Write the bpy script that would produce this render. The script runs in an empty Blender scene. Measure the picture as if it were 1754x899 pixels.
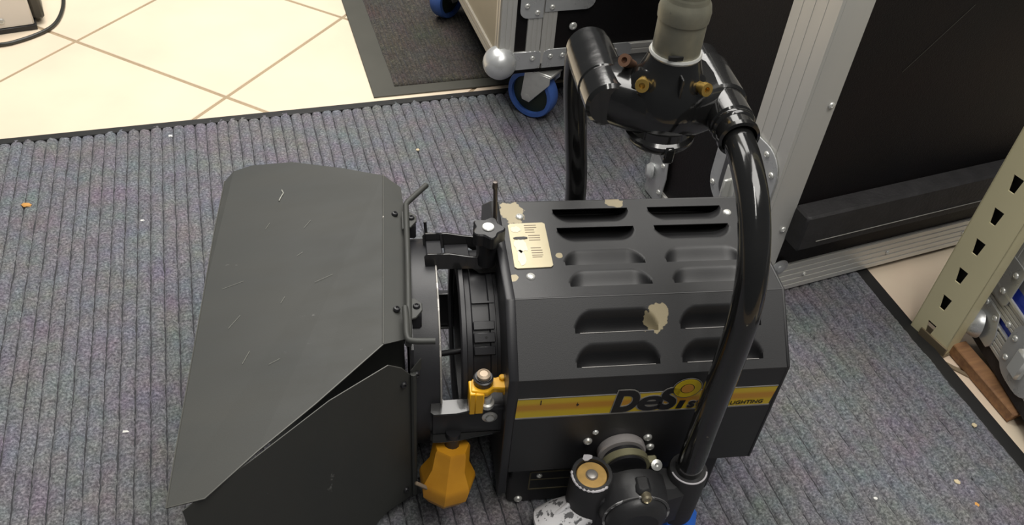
import bpy, bmesh, math, random
from mathutils import Vector, Matrix
random.seed(7)
sc = bpy.context.scene
COL = sc.collection
PI = math.pi

# ---------------------------------------------------------------- camera
F_PX, PITCH, ROLL, CAM_H = 1468.7, 0.74976, 0.096355, 1.1
fw = Vector((0, math.cos(PITCH), -math.sin(PITCH)))
rt = Vector((1, 0, 0)); up = rt.cross(fw)
A = math.cos(ROLL) * rt + math.sin(ROLL) * up
B = -math.sin(ROLL) * rt + math.cos(ROLL) * up
cam = bpy.data.cameras.new('camera')
cam.sensor_width = 36; cam.lens = 36 * F_PX / 1754; cam.clip_start = 0.02
co = bpy.data.objects.new('camera', cam); COL.objects.link(co)
co.matrix_world = Matrix((A, B, -fw)).transposed().to_4x4()
co.location = (0, 0, CAM_H)
sc.camera = co

# ---------------------------------------------------------------- world and light
wd = bpy.data.worlds.new('world'); sc.world = wd; wd.use_nodes = True
bgn = wd.node_tree.nodes['Background']
bgn.inputs[0].default_value = (0.93, 0.97, 1.0, 1); bgn.inputs[1].default_value = 0.09


def area(name, loc, target, size, power, color=(1, 0.97, 0.92)):
    l = bpy.data.lights.new(name, 'AREA'); l.shape = 'RECTANGLE'
    l.size, l.size_y = size; l.energy = power; l.color = color
    o = bpy.data.objects.new(name, l); COL.objects.link(o); o.location = loc
    o.rotation_euler = (Vector(target) - Vector(loc)).to_track_quat('-Z', 'Y').to_euler()
    return o


area('ceiling_light', (-0.6, 2.4, 2.7), (-0.55, 2.2, 0), (2.0, 2.6), 120)
area('ceiling_light', (0.95, 0.45, 2.7), (0.9, 0.5, 0), (1.6, 1.2), 44, (1, 0.97, 0.92))
area('ceiling_light', (0.15, -0.5, 2.7), (0.15, -0.4, 0), (0.22, 1.3), 14)
vs = sc.view_settings
vs.view_transform = 'Standard'; vs.look = 'None'; vs.gamma = 1; vs.exposure = 0.0
vs.use_curve_mapping = False

# ---------------------------------------------------------------- materials
MATS = {}


def mat(name, col, rough=0.5, metal=0.0, var=0.0, vscale=8.0, col2=None, bump=0.0, bscale=200.0,
        coat=0.0, spec=0.5, chips=None, chip_col=(0.30, 0.25, 0.17), wear=None, rvar=0.0, stretch=None):
    """var mixes col with col2 over noise; chips = list of (x,y,z,r) spots of bare metal in object space;
    wear = (threshold, colour, scale) scattered scuffs."""
    if name in MATS:
        return MATS[name]
    m = bpy.data.materials.new(name); m.use_nodes = True
    nt = m.node_tree; N = nt.nodes; L = nt.links
    b = N['Principled BSDF']
    b.inputs['Roughness'].default_value = rough; b.inputs['Metallic'].default_value = metal
    b.inputs['Coat Weight'].default_value = coat; b.inputs['Specular IOR Level'].default_value = spec
    b.inputs['Base Color'].default_value = (*col, 1)
    tc = N.new('ShaderNodeTexCoord'); src = tc.outputs['Object']
    if stretch:
        mp = N.new('ShaderNodeMapping'); mp.inputs['Scale'].default_value = stretch
        L.new(src, mp.inputs[0]); src2 = mp.outputs[0]
    else:
        src2 = src
    out = None

    def rgb(c):
        r = N.new('ShaderNodeRGB'); r.outputs[0].default_value = (*c, 1); return r.outputs[0]

    def mix(f, a, c):
        x = N.new('ShaderNodeMix'); x.data_type = 'RGBA'
        L.new(f, x.inputs[0]); L.new(a, x.inputs[6]); L.new(c, x.inputs[7]); return x.outputs[2]

    def noise(s, det=3, vec=None, rgh=0.5):
        n = N.new('ShaderNodeTexNoise'); n.inputs['Scale'].default_value = s
        n.inputs['Detail'].default_value = det; n.inputs['Roughness'].default_value = rgh
        L.new(vec or src, n.inputs['Vector']); return n

    def ramp(v, a, c_):
        r = N.new('ShaderNodeMapRange'); r.inputs[1].default_value = a; r.inputs[2].default_value = c_
        L.new(v, r.inputs[0]); return r.outputs[0]
    out = rgb(col)
    if var:
        n = noise(vscale, 4, src2)
        out = mix(ramp(n.outputs[0], 0.5 - 0.5 / (1 + var * 3), 0.5 + 0.5 / (1 + var * 3)), rgb(col), rgb(col2 or tuple(min(1, c * (1 + var)) for c in col)))
    if wear:
        th, wc, ws = wear
        n = noise(ws, 6, src2, 0.65)
        out = mix(ramp(n.outputs[0], th, th + 0.02), out, rgb(wc))
    if chips:
        acc = None
        nn = noise(90, 3)
        for (x, y, z, r) in chips:
            s = N.new('ShaderNodeVectorMath'); s.operation = 'DISTANCE'
            L.new(src, s.inputs[0]); s.inputs[1].default_value = (x, y, z)
            d = N.new('ShaderNodeMath'); d.operation = 'MULTIPLY_ADD'
            L.new(nn.outputs[0], d.inputs[0]); d.inputs[1].default_value = r * 1.6; L.new(s.outputs['Value'], d.inputs[2])
            q = ramp(d.outputs[0], r * 1.84, r * 1.76)
            if acc is None:
                acc = q
            else:
                k = N.new('ShaderNodeMath'); k.operation = 'MAXIMUM'; L.new(acc, k.inputs[0]); L.new(q, k.inputs[1]); acc = k.outputs[0]
        out = mix(acc, out, rgb(chip_col))
    L.new(out, b.inputs['Base Color'])
    if rvar:
        n = noise(vscale * 2, 4, src2)
        r = N.new('ShaderNodeMapRange'); r.inputs[3].default_value = max(0, rough - rvar); r.inputs[4].default_value = rough + rvar
        r.inputs[1].default_value = 0.3; r.inputs[2].default_value = 0.7
        L.new(n.outputs[0], r.inputs[0]); L.new(r.outputs[0], b.inputs['Roughness'])
    if bump:
        n = noise(bscale, 3, src2)
        bp = N.new('ShaderNodeBump'); bp.inputs['Strength'].default_value = bump; bp.inputs['Distance'].default_value = 0.002
        L.new(n.outputs[0], bp.inputs['Height']); L.new(bp.outputs[0], b.inputs['Normal'])
    MATS[name] = m
    return m


HOUSING_CHIPS = [(0.016, 0.074, 0.368, 0.016), (0.021, 0.058, 0.368, 0.012), (0.160, 0.088, 0.368, 0.011), (0.168, 0.083, 0.368, 0.008),
                 (0.1705, -0.1155, 0.345, 0.0150), (0.178, -0.108, 0.353, 0.0125),
                 (0.068, -0.017, 0.368, 0.0045), (0.240, -0.021, 0.368, 0.0035), (0.004, -0.055, 0.368, 0.006)]
M_house = mat('housing_paint', (0.0115, 0.0115, 0.0125), 0.50, 0, 0.35, 5, spec=0.75, bump=0.06, bscale=900, chips=HOUSING_CHIPS,
              wear=(0.735, (0.09, 0.09, 0.085), 30), rvar=0.05, chip_col=(0.36, 0.30, 0.18))
M_ring = mat('barrel_paint', (0.016, 0.016, 0.018), 0.42, 0, 0.4, 6, bump=0.05, bscale=700, wear=(0.73, (0.10, 0.09, 0.07), 25), rvar=0.05)
M_leaf = mat('leaf_paint', (0.036, 0.038, 0.035), 0.60, 0, 0.30, 7, (0.048, 0.048, 0.042), bump=0.05, bscale=600, rvar=0.06,
             wear=(0.70, (0.13, 0.13, 0.12), 16), stretch=(1.0, 2.6, 1))
M_gloss = mat('gloss_black_enamel', (0.010, 0.010, 0.010), 0.16, 0, 0.3, 14, coat=0.4, bump=0.12, bscale=60, wear=(0.70, (0.12, 0.11, 0.085), 28), rvar=0.05)
M_cast = mat('cast_black_paint', (0.020, 0.020, 0.021), 0.42, 0, 0.3, 20, bump=0.10, bscale=160, wear=(0.72, (0.36, 0.33, 0.34), 24), rvar=0.06)
M_dark = mat('deep_black', (0.008, 0.008, 0.008), 0.6)
M_plast = mat('black_plastic', (0.016, 0.016, 0.018), 0.38, bump=0.03, bscale=500)
M_steel = mat('zinc_steel', (0.58, 0.58, 0.55), 0.36, 0.55, 0.2, 60)
M_bright = mat('bright_rivet_metal', (0.80, 0.80, 0.76), 0.30, 0.5)
M_alu = mat('ribbed_aluminium', (0.66, 0.66, 0.63), 0.42, 0.4, 0.25, 9, (0.74, 0.72, 0.67), bump=0.03, bscale=200, rvar=0.07, stretch=(1, 1, 0.15))
M_plate = mat('corner_plate_steel', (0.56, 0.57, 0.57), 0.32, 0.5, 0.25, 20, rvar=0.08)
M_galv = mat('galvanised_sleeve', (0.20, 0.195, 0.155), 0.45, 0.45, 0.5, 30, (0.30, 0.29, 0.22), bump=0.15, bscale=90, wear=(0.66, (0.20, 0.19, 0.15), 35))
M_brass = mat('aged_brass', (0.52, 0.34, 0.09), 0.35, 0.8, 0.3, 50)
M_bronze = mat('bronze_disc', (0.42, 0.26, 0.08), 0.5, 0.2, 0.4, 80)
M_copper = mat('brown_copper', (0.20, 0.11, 0.07), 0.45, 0.6)
M_yellow = mat('yellow_plastic', (0.85, 0.46, 0.015), 0.34, 0, 0.15, 15, (0.72, 0.36, 0.01), coat=0.1)
M_yellow2 = mat('worn_yellow_plastic', (0.66, 0.31, 0.02), 0.36, 0, 0.4, 18, (0.45, 0.19, 0.01), wear=(0.70, (0.08, 0.05, 0.02), 40))
M_white = mat('chipped_white_paint', (0.74, 0.73, 0.74), 0.38, 0, 0.2, 20, wear=(0.56, (0.16, 0.16, 0.165), 55), bump=0.3, bscale=60)
M_blue = mat('blue_plastic', (0.02, 0.14, 0.62), 0.4)
M_tyre = mat('blue_tyre', (0.055, 0.13, 0.42), 0.55, 0, 0.3, 30)
M_panelk = mat('black_laminate', (0.008, 0.008, 0.0088), 0.5, 0, 0.4, 6, (0.012, 0.0085, 0.009), bump=0.25, bscale=500, spec=0.22, wear=(0.77, (0.06, 0.055, 0.04), 20))
M_panelb = mat('blue_laminate', (0.015, 0.045, 0.42), 0.4, bump=0.1, bscale=400)
M_tan = mat('tan_side_panel', (0.36, 0.32, 0.24), 0.45, 0.3, 0.2, 6)
M_foam = mat('charcoal_rubber', (0.020, 0.019, 0.020), 0.6, 0, 0.5, 40, bump=0.4, bscale=160)
M_post = mat('cream_enamel', (0.80, 0.73, 0.46), 0.42, 0, 0.12, 8, wear=(0.73, (0.28, 0.24, 0.12), 24))
M_wood = mat('raw_wood', (0.38, 0.20, 0.09), 0.7, 0, 0.5, 20, (0.24, 0.12, 0.06), bump=0.3, bscale=80, stretch=(6, 1, 6))
M_label = mat('data_plate', (0.50, 0.43, 0.28), 0.45, 0.25, 0.25, 25, (0.58, 0.52, 0.36))
M_peel = mat('peeled_white', (0.72, 0.69, 0.55), 0.6)
M_ink = mat('grey_print', (0.17, 0.13, 0.09), 0.6)
M_black = mat('black_print', (0.010, 0.009, 0.010), 0.45)
M_line = mat('grey_outline_print', (0.28, 0.27, 0.25), 0.5)
M_bulb = mat('orange_print', (0.66, 0.30, 0.05), 0.45)
M_glass = mat('lens_glass', (0.9, 0.95, 0.95), 0.08)
M_glass.node_tree.nodes['Principled BSDF'].inputs['Transmission Weight'].default_value = 0.9
M_grout = mat('grout', (0.33, 0.25, 0.16), 0.85, 0, 0.3, 12, bump=0.3, bscale=200)
M_rubber = mat('rubber_border', (0.060, 0.058, 0.047), 0.55, 0, 0.3, 10, bump=0.1, bscale=300)
M_edge = mat('carpet_binding', (0.012, 0.012, 0.012), 0.55)
M_device = mat('off_white_metal', (0.80, 0.74, 0.66), 0.4)
M_cable = mat('black_cable', (0.03, 0.03, 0.026), 0.4)
M_chip1 = mat('pale_crumb', (0.62, 0.52, 0.34), 0.8)
M_chip2 = mat('orange_crumb', (0.60, 0.30, 0.08), 0.8)
M_chip3 = mat('white_crumb', (0.75, 0.74, 0.70), 0.8)


def tile_mat():
    m = bpy.data.materials.new('cream_ceramic_tile'); m.use_nodes = True
    nt = m.node_tree; N = nt.nodes; L = nt.links; b = N['Principled BSDF']
    ge = N.new('ShaderNodeNewGeometry')
    n = N.new('ShaderNodeTexNoise'); n.inputs['Scale'].default_value = 3.2; n.inputs['Detail'].default_value = 5
    L.new(ge.outputs['Position'], n.inputs['Vector'])
    r = N.new('ShaderNodeValToRGB'); L.new(n.outputs[0], r.inputs[0])
    r.color_ramp.elements[0].position = 0.35; r.color_ramp.elements[0].color = (0.80, 0.65, 0.50, 1)
    r.color_ramp.elements[1].position = 0.66; r.color_ramp.elements[1].color = (0.83, 0.74, 0.56, 1)
    L.new(r.outputs[0], b.inputs['Base Color']); b.inputs['Roughness'].default_value = 0.38
    return m


def carpet_mat(name, base, speck, dark, scale=1.0):
    m = bpy.data.materials.new(name); m.use_nodes = True
    nt = m.node_tree; N = nt.nodes; L = nt.links; b = N['Principled BSDF']
    b.inputs['Roughness'].default_value = 0.95; b.inputs['Specular IOR Level'].default_value = 0.15
    b.inputs['Sheen Weight'].default_value = 0.15
    tc = N.new('ShaderNodeTexCoord')

    def noise(s, d=2, r=0.6):
        n = N.new('ShaderNodeTexNoise'); n.inputs['Scale'].default_value = s * scale; n.inputs['Detail'].default_value = d
        n.inputs['Roughness'].default_value = r
        L.new(tc.outputs['Object'], n.inputs['Vector']); return n
    a = noise(230, 4, 0.75)
    r = N.new('ShaderNodeValToRGB'); L.new(a.outputs[0], r.inputs[0])
    e = r.color_ramp.elements
    e[0].position = 0.32; e[0].color = (*dark, 1); e[1].position = 0.70; e[1].color = (*speck, 1)
    k = e.new(0.5); k.color = (*base, 1)
    c = noise(14, 3)
    h = N.new('ShaderNodeMix'); h.data_type = 'RGBA'; h.blend_type = 'SOFT_LIGHT'; h.inputs[0].default_value = 0.30
    L.new(r.outputs[0], h.inputs[6]); L.new(c.outputs['Color'], h.inputs[7])
    L.new(h.outputs[2], b.inputs['Base Color'])
    bn = noise(260, 4, 0.7)
    bp = N.new('ShaderNodeBump'); bp.inputs['Strength'].default_value = 0.35; bp.inputs['Distance'].default_value = 0.002
    L.new(bn.outputs[0], bp.inputs['Height']); L.new(bp.outputs[0], b.inputs['Normal'])
    return m


M_tile = tile_mat()
M_carpet = carpet_mat('grey_ribbed_carpet', (0.138, 0.138, 0.152), (0.30, 0.298, 0.32), (0.055, 0.054, 0.062))
M_mat2 = carpet_mat('brown_ribbed_mat', (0.055, 0.048, 0.042), (0.15, 0.13, 0.11), (0.014, 0.012, 0.012))


M_groove_shade = mat('groove_shade', (0.040, 0.040, 0.045), 0.9)


def band_mat():
    """yellow printed band with a soft orange stripe along its middle (runs along local z height)"""
    m = bpy.data.materials.new('yellow_orange_band'); m.use_nodes = True
    nt = m.node_tree; N = nt.nodes; L = nt.links; b = N['Principled BSDF']
    tc = N.new('ShaderNodeTexCoord'); s = N.new('ShaderNodeSeparateXYZ'); L.new(tc.outputs['Object'], s.inputs[0])
    r = N.new('ShaderNodeValToRGB')
    mr = N.new('ShaderNodeMapRange'); mr.inputs[1].default_value = 0.231; mr.inputs[2].default_value = 0.2685
    L.new(s.outputs[2], mr.inputs[0]); L.new(mr.outputs[0], r.inputs[0])
    e = r.color_ramp.elements
    e[0].position = 0.0; e[0].color = (0.70, 0.50, 0.02, 1); e[1].position = 1.0; e[1].color = (0.70, 0.50, 0.03, 1)
    for p, c in ((0.25, (0.70, 0.48, 0.02)), (0.42, (0.60, 0.29, 0.03)), (0.6, (0.60, 0.28, 0.03)), (0.76, (0.70, 0.48, 0.03))):
        k = e.new(p); k.color = (*c, 1)
    L.new(r.outputs[0], b.inputs['Base Color']); b.inputs['Roughness'].default_value = 0.38
    return m


M_band = band_mat()


# ---------------------------------------------------------------- mesh helpers
class G:
    """collects shapes into one bmesh and links it as ONE mesh object"""

    def __init__(s):
        s.bm = bmesh.new()

    def merge(s, b2, M=None):
        if M is not None:
            b2.transform(M)
        me = bpy.data.meshes.new('t'); b2.to_mesh(me); b2.free(); s.bm.from_mesh(me); bpy.data.meshes.remove(me)
        return s

    def box(s, x0, x1, y0, y1, z0, z1, bev=0.0, M=None, seg=1):
        b = bmesh.new(); bmesh.ops.create_cube(b, size=1)
        for v in b.verts:
            v.co = Vector(((x0 + x1) / 2 + v.co.x * (x1 - x0), (y0 + y1) / 2 + v.co.y * (y1 - y0), (z0 + z1) / 2 + v.co.z * (z1 - z0)))
        if bev:
            bmesh.ops.bevel(b, geom=b.edges[:], offset=bev, segments=seg, affect='EDGES', profile=0.7)
        return s.merge(b, M)

    def lathe(s, prof, n=24, M=None, faces=None):
        """prof = [(r, z)...] turned round z"""
        b = bmesh.new(); rings = []
        for r, z in prof:
            if r < 1e-6:
                rings.append([b.verts.new((0, 0, z))])
            else:
                rings.append([b.verts.new((r * math.cos(2 * PI * i / n), r * math.sin(2 * PI * i / n), z)) for i in range(n)])
        for a, c in zip(rings, rings[1:]):
            for i in range(n):
                j = (i + 1) % n
                if len(a) == 1 and len(c) == 1:
                    continue
                if len(a) == 1:
                    b.faces.new((a[0], c[i], c[j]))
                elif len(c) == 1:
                    b.faces.new((a[j], a[i], c[0]))
                else:
                    b.faces.new((a[i], c[i], c[j], a[j]))
        bmesh.ops.recalc_face_normals(b, faces=b.faces[:])
        return s.merge(b, M)

    def tube(s, pts, r, n=12, cap=True, rad=None, M=None):
        b = bmesh.new(); pts = [Vector(p) for p in pts]; rings = []
        t0 = (pts[1] - pts[0]).normalized()
        ref = Vector((0, 0, 1)) if abs(t0.z) < 0.9 else Vector((1, 0, 0))
        nx = t0.cross(ref).normalized()
        for i, p in enumerate(pts):
            t = (pts[min(i + 1, len(pts) - 1)] - pts[max(i - 1, 0)]).normalized()
            nx = (nx - t * nx.dot(t)).normalized(); ny = t.cross(nx)
            rr = rad[i] if rad else r
            rings.append([b.verts.new(p + nx * rr * math.cos(2 * PI * k / n) + ny * rr * math.sin(2 * PI * k / n)) for k in range(n)])
        for a, c in zip(rings, rings[1:]):
            for i in range(n):
                j = (i + 1) % n; b.faces.new((a[i], a[j], c[j], c[i]))
        if cap:
            b.faces.new(rings[0][::-1]); b.faces.new(rings[-1])
        bmesh.ops.recalc_face_normals(b, faces=b.faces[:])
        return s.merge(b, M)

    def prism(s, poly, h, M=None, bev=0.0, z0=0.0):
        """flat polygon (x,y) given thickness h along z"""
        b = bmesh.new()
        lo = [b.verts.new((x, y, z0)) for x, y in poly]; hi = [b.verts.new((x, y, z0 + h)) for x, y in poly]
        b.faces.new(lo[::-1]); b.faces.new(hi); n = len(poly)
        for i in range(n):
            j = (i + 1) % n; b.faces.new((lo[i], lo[j], hi[j], hi[i]))
        bmesh.ops.recalc_face_normals(b, faces=b.faces[:])
        if bev:
            bmesh.ops.bevel(b, geom=b.edges[:], offset=bev, segments=1, affect='EDGES')
        return s.merge(b, M)

    def sheet(s, pts, thick):
        """3-D polygon (nearly flat) given a thickness along its normal"""
        b = bmesh.new(); P = [Vector(p) for p in pts]
        nrm = Vector((0, 0, 0))
        for i in range(len(P)):
            nrm += P[i].cross(P[(i + 1) % len(P)])
        nrm.normalize()
        lo = [b.verts.new(p) for p in P]; hi = [b.verts.new(p + nrm * thick) for p in P]
        b.faces.new(lo[::-1]); b.faces.new(hi)
        for i in range(len(P)):
            j = (i + 1) % len(P); b.faces.new((lo[i], lo[j], hi[j], hi[i]))
        bmesh.ops.recalc_face_normals(b, faces=b.faces[:])
        return s.merge(b)

    def done(s, name, m, parent=None, smooth=True, ang=38):
        me = bpy.data.meshes.new(name); s.bm.to_mesh(me); s.bm.free()
        me.materials.append(m)
        if smooth:
            me.polygons.foreach_set('use_smooth', [True] * len(me.polygons))
            me.set_sharp_from_angle(angle=math.radians(ang))
        o = bpy.data.objects.new(name, me); COL.objects.link(o)
        if parent:
            o.parent = parent
        return o


def link(name, me, parent=None, M=None):
    o = bpy.data.objects.new(name, me); COL.objects.link(o)
    if parent:
        o.parent = parent
    if M is not None:
        o.matrix_local = M
    return o


def tag(o, label, cat, group=None):
    o['label'] = label; o['category'] = cat
    if group:
        o['group'] = group
    return o


def root(name, loc, rz, label, cat, group=None):
    o = bpy.data.objects.new(name, None); COL.objects.link(o)
    o.location = loc; o.rotation_euler = (0, 0, rz); o.empty_display_size = 0.1
    return tag(o, label, cat, group)


def axis(p, d, roll=0.0):
    """matrix taking local z to direction d at point p"""
    q = Vector(d).normalized().to_track_quat('Z', 'Y')
    return Matrix.Translation(Vector(p)) @ q.to_matrix().to_4x4() @ Matrix.Rotation(roll, 4, 'Z')


def smooth_path(P, n=8):
    P = [Vector(p) for p in P]; Q = [2 * P[0] - P[1]] + P + [2 * P[-1] - P[-2]]; out = []
    for i in range(1, len(Q) - 2):
        a, b, c, d = Q[i - 1:i + 3]
        for k in range(n):
            t = k / n
            out.append(0.5 * ((2 * b) + (c - a) * t + (2 * a - 5 * b + 4 * c - d) * t * t + (3 * b - a - 3 * c + d) * t ** 3))
    out.append(P[-1]); return out


# shared rivet meshes
def rivet_mesh(name, r, h, m, hole=True):
    g = G()
    prof = [(r * 1.0, 0), (r * 0.98, h * 0.35), (r * 0.75, h * 0.85), (r * 0.42, h)]
    prof += [(r * 0.36, h * 0.55), (0, h * 0.5)] if hole else [(0, h * 1.05)]
    g.lathe(prof, 12)
    o = g.done(name, m); me = o.data; bpy.data.objects.remove(o); return me


RIV = rivet_mesh('rivet', 0.0058, 0.003, M_bright)
RIVS = rivet_mesh('small_rivet', 0.0042, 0.0025, M_bright)
RIVD = rivet_mesh('dark_rivet', 0.0046, 0.0035, M_ring)
SCREW = rivet_mesh('screw', 0.0062, 0.0040, M_steel)


def rivet(parent, p, d, me=RIV, name='rivet'):
    return link(name, me, parent, axis(p, d))


# ================================================================ setting: floor
g = G(); g.box(-3.2, 3.2, -0.6, 4.8, -0.06, -0.0022)
floor = g.done('floor', M_grout, smooth=False); floor['kind'] = 'structure'
TA = math.radians(-22.7); TS = 0.4565
tu = Vector((math.cos(TA), math.sin(TA), 0)); tv = Vector((-math.sin(TA), math.cos(TA), 0))
g = G(); e = TS / 2 - 0.0042
g.box(-e, e, -e, e, -0.008, 0.0, 0.0012)
t0 = g.done('tile', M_tile, floor, smooth=False); tile_me = t0.data
first = True
base = Vector((-0.683, 1.639, 0)) + (tu + tv) * TS / 2
for i in range(-6, 8):
    for j in range(-6, 8):
        p = base + tu * (i * TS) + tv * (j * TS)
        if not (-2.1 < p.x < 1.9 and 0.2 < p.y < 3.6):
            continue
        M = Matrix.Translation(p + Vector((0, 0, random.uniform(-0.0004, 0)))) @ Matrix.Rotation(TA, 4, 'Z')
        if first:
            t0.matrix_local = M; first = False
        else:
            link('tile', tile_me, floor, M)

# ================================================================ carpet and mat
CA = math.radians(20.6)


def ribbed(name, x0, x1, y0, y1, pitch, h, m, parent, nl=60, wob=0.0006, z0=0.0, skew=0.0, seed=1):
    """sheet of rounded ribs running along local y; skew makes the far end slanted"""
    rnd = random.Random(seed)
    prof = [(0, 0.25), (0.040, 0.27), (0.11, 0.76), (0.3, 0.96), (0.5, 1.0), (0.7, 0.96), (0.89, 0.76), (0.96, 0.27)]
    nr = int((x1 - x0) / pitch); xs = []
    for i in range(nr):
        for a, b in prof:
            xs.append((x0 + (i + a) * pitch, b))
    xs.append((x0 + nr * pitch, 0))
    V = []; Fc = []
    ph = [rnd.uniform(0, 6) for _ in range(nr + 2)]
    for j in range(nl + 1):
        y = y0 + (y1 - y0) * j / nl
        for k, (x, b) in enumerate(xs):
            i = k // 8
            w = wob * (math.sin(y * 37 + ph[i]) + math.sin(y * 83 + ph[i] * 2))
            hh = 0.0012 + h * b * (1 + 0.12 * math.sin(y * 61 + ph[i] * 3)) + rnd.uniform(-.06, .06) * h
            w += rnd.uniform(-1, 1) * 0.034 * pitch
            V.append((x + w, y + skew * (x - x0) * (j / nl), z0 + hh))
    n = len(xs)
    for j in range(nl):
        for k in range(n - 1):
            a = j * n + k; Fc.append((a, a + 1, a + n + 1, a + n))
    # skirt to the floor
    for row in (0, nl):
        s = len(V)
        for k in range(n):
            x, y, z = V[row * n + k]; V.append((x, y, z0))
        for k in range(n - 1):
            a = row * n + k; Fc.append((a, s + k, s + k + 1, a + 1))
    me = bpy.data.meshes.new(name); me.from_pydata(V, [], Fc); me.materials.append(m)
    me.polygons.foreach_set('use_smooth', [True] * len(me.polygons))
    me.materials.append(M_groove_shade)          # groove floors coloured darker, painting in shade between the ribs
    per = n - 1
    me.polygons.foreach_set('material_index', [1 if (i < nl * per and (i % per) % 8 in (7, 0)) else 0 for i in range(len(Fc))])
    o = bpy.data.objects.new(name, me); COL.objects.link(o); o.parent = parent
    return o


carpet = root('ribbed_carpet', (0.735 - 0.0, 1.112, 0), CA, 'large charcoal grey ribbed carpet with black edging under the stage light', 'carpet')
# local frame: x along the far edge, y away; right far corner near local (0, .17)
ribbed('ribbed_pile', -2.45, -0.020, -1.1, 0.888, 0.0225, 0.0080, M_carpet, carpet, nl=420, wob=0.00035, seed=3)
g = G(); g.box(-2.46, 0.006, 0.880, 0.900, 0, 0.0098, 0.0015); g.box(-0.022, 0.006, -1.1, 0.893, 0, 0.0065, 0.0015)
g.done('edge_binding', M_edge, carpet)

mat2 = root('entrance_mat', (-0.355, 1.692, 0), CA, 'small dark brown ribbed door mat with smooth rubber border beneath the flight case', 'mat')
g = G()
g.prism([(0, 0), (1.2, 0), (1.2, 0.9), (-0.0, 0.9)], 0.004, bev=0.001)
g.done('rubber_border', M_rubber, mat2, smooth=False)
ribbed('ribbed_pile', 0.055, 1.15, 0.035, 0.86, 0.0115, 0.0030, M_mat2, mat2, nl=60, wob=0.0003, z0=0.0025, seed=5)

# ================================================================ the stage light
LA = 0.1896
LO = Vector((-0.0111, 0.8117, 0))
lamp = root('stage_light', LO, LA, 'black lens stage light with vented housing and yellow logo band standing on the carpet', 'stage light')


def toworld(p):
    p = Vector(p); return LO + Matrix.Rotation(LA, 3, 'Z') @ p


ZT, ZS, ZB, WT, WS, LEN = 0.3681, 0.3031, 0.1106, 0.0918, 0.1642, 0.341
SLEN = math.hypot(WS - WT, ZT - ZS)

# --- louvre patch: local x 0..lx, y 0..ly, cut edge along y = cy; pushed inward (-z)
LX, LY = 0.112, 0.036


def louvre_mesh():
    b = bmesh.new(); nx, ny = 56, 20
    x0, x1, yc, wdt, dep = 0.004, 0.108, 0.006, 0.027, 0.015

    def depth(x, y):
        if y < yc - 1e-6 or x <= x0 or x >= x1:
            return 0.0
        e_ = 0.022
        q = min(x - x0, x1 - x, e_) / e_
        k_ = math.sqrt(max(0, 1 - (1 - q) ** 2))
        w_ = wdt * k_
        if w_ < 1e-5 or y >= yc + w_:
            return 0.0
        t = 1 - (y - yc) / w_
        return dep * k_ * (math.sin(t * PI / 2) ** 1.15)
    ys = [0, 0.003, yc] + [yc + wdt * k / 14 for k in range(0, 15)] + [LY]
    grid = []
    for j, y in enumerate(ys):
        row = []
        for i in range(nx + 1):
            x = LX * i / nx
            z = 0.0 if j <= 2 else -depth(x, y)
            row.append(b.verts.new((x, y, z)))
        grid.append(row)
    for j in range(len(ys) - 1):
        if j == 2:
            continue
        for i in range(nx):
            b.faces.new((grid[j][i], grid[j][i + 1], grid[j + 1][i + 1], grid[j + 1][i]))
    # sheet thickness shown at the cut
    lip = [b.verts.new((v.co.x, v.co.y, -0.0012)) for v in grid[2]]
    for i in range(nx):
        b.faces.new((grid[2][i], lip[i], lip[i + 1], grid[2][i + 1]))
    me = bpy.data.meshes.new('vent_louvre'); b.to_mesh(me); b.free(); me.materials.append(M_house)
    me.polygons.foreach_set('use_smooth', [True] * len(me.polygons)); me.set_sharp_from_angle(angle=math.radians(50))
    return me


def facet_with_holes(bm, P0, U, V, lu, lv, holes):
    """flat rectangle P0 + U*u + V*v with rectangular holes [(u0,u1,v0,v1)]"""
    us = sorted({0, lu, *[h[0] for h in holes], *[h[1] for h in holes]})
    vv = sorted({0, lv, *[h[2] for h in holes], *[h[3] for h in holes]})
    for i in range(len(us) - 1):
        for j in range(len(vv) - 1):
            uc, vc = (us[i] + us[i + 1]) / 2, (vv[j] + vv[j + 1]) / 2
            if any(h[0] < uc < h[1] and h[2] < vc < h[3] for h in holes):
                continue
            bm.faces.new([bm.verts.new(P0 + U * a + V * c) for a, c in ((us[i], vv[j]), (us[i + 1], vv[j]), (us[i + 1], vv[j + 1]), (us[i], vv[j + 1]))])


LOUV = []      # (matrix)
bm = bmesh.new()
X = Vector((1, 0, 0)); Yv = Vector((0, 1, 0)); Zv = Vector((0, 0, 1))
cols = [0.069, 0.201]
EDG = 0.006
# top facet, u = x, v = y from -WT
holes = []
for cx_ in cols:
    for yc in (-0.036, -0.074, 0.036, 0.074):
        if yc < 0:
            v0 = yc - 0.006 + WT; holes.append((cx_, cx_ + LX, v0, v0 + LY))
            LOUV.append(Matrix(((1, 0, 0, cx_), (0, 1, 0, yc - 0.006), (0, 0, 1, ZT), (0, 0, 0, 1))))
        else:
            v1 = yc + 0.006 + WT; holes.append((cx_, cx_ + LX, v1 - LY, v1))
            LOUV.append(Matrix(((-1, 0, 0, cx_ + LX), (0, -1, 0, yc + 0.006), (0, 0, 1, ZT), (0, 0, 0, 1))))
facet_with_holes(bm, Vector((0, -WT + EDG * 0, ZT)), X, Yv, LEN, 2 * WT, holes)
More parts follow.
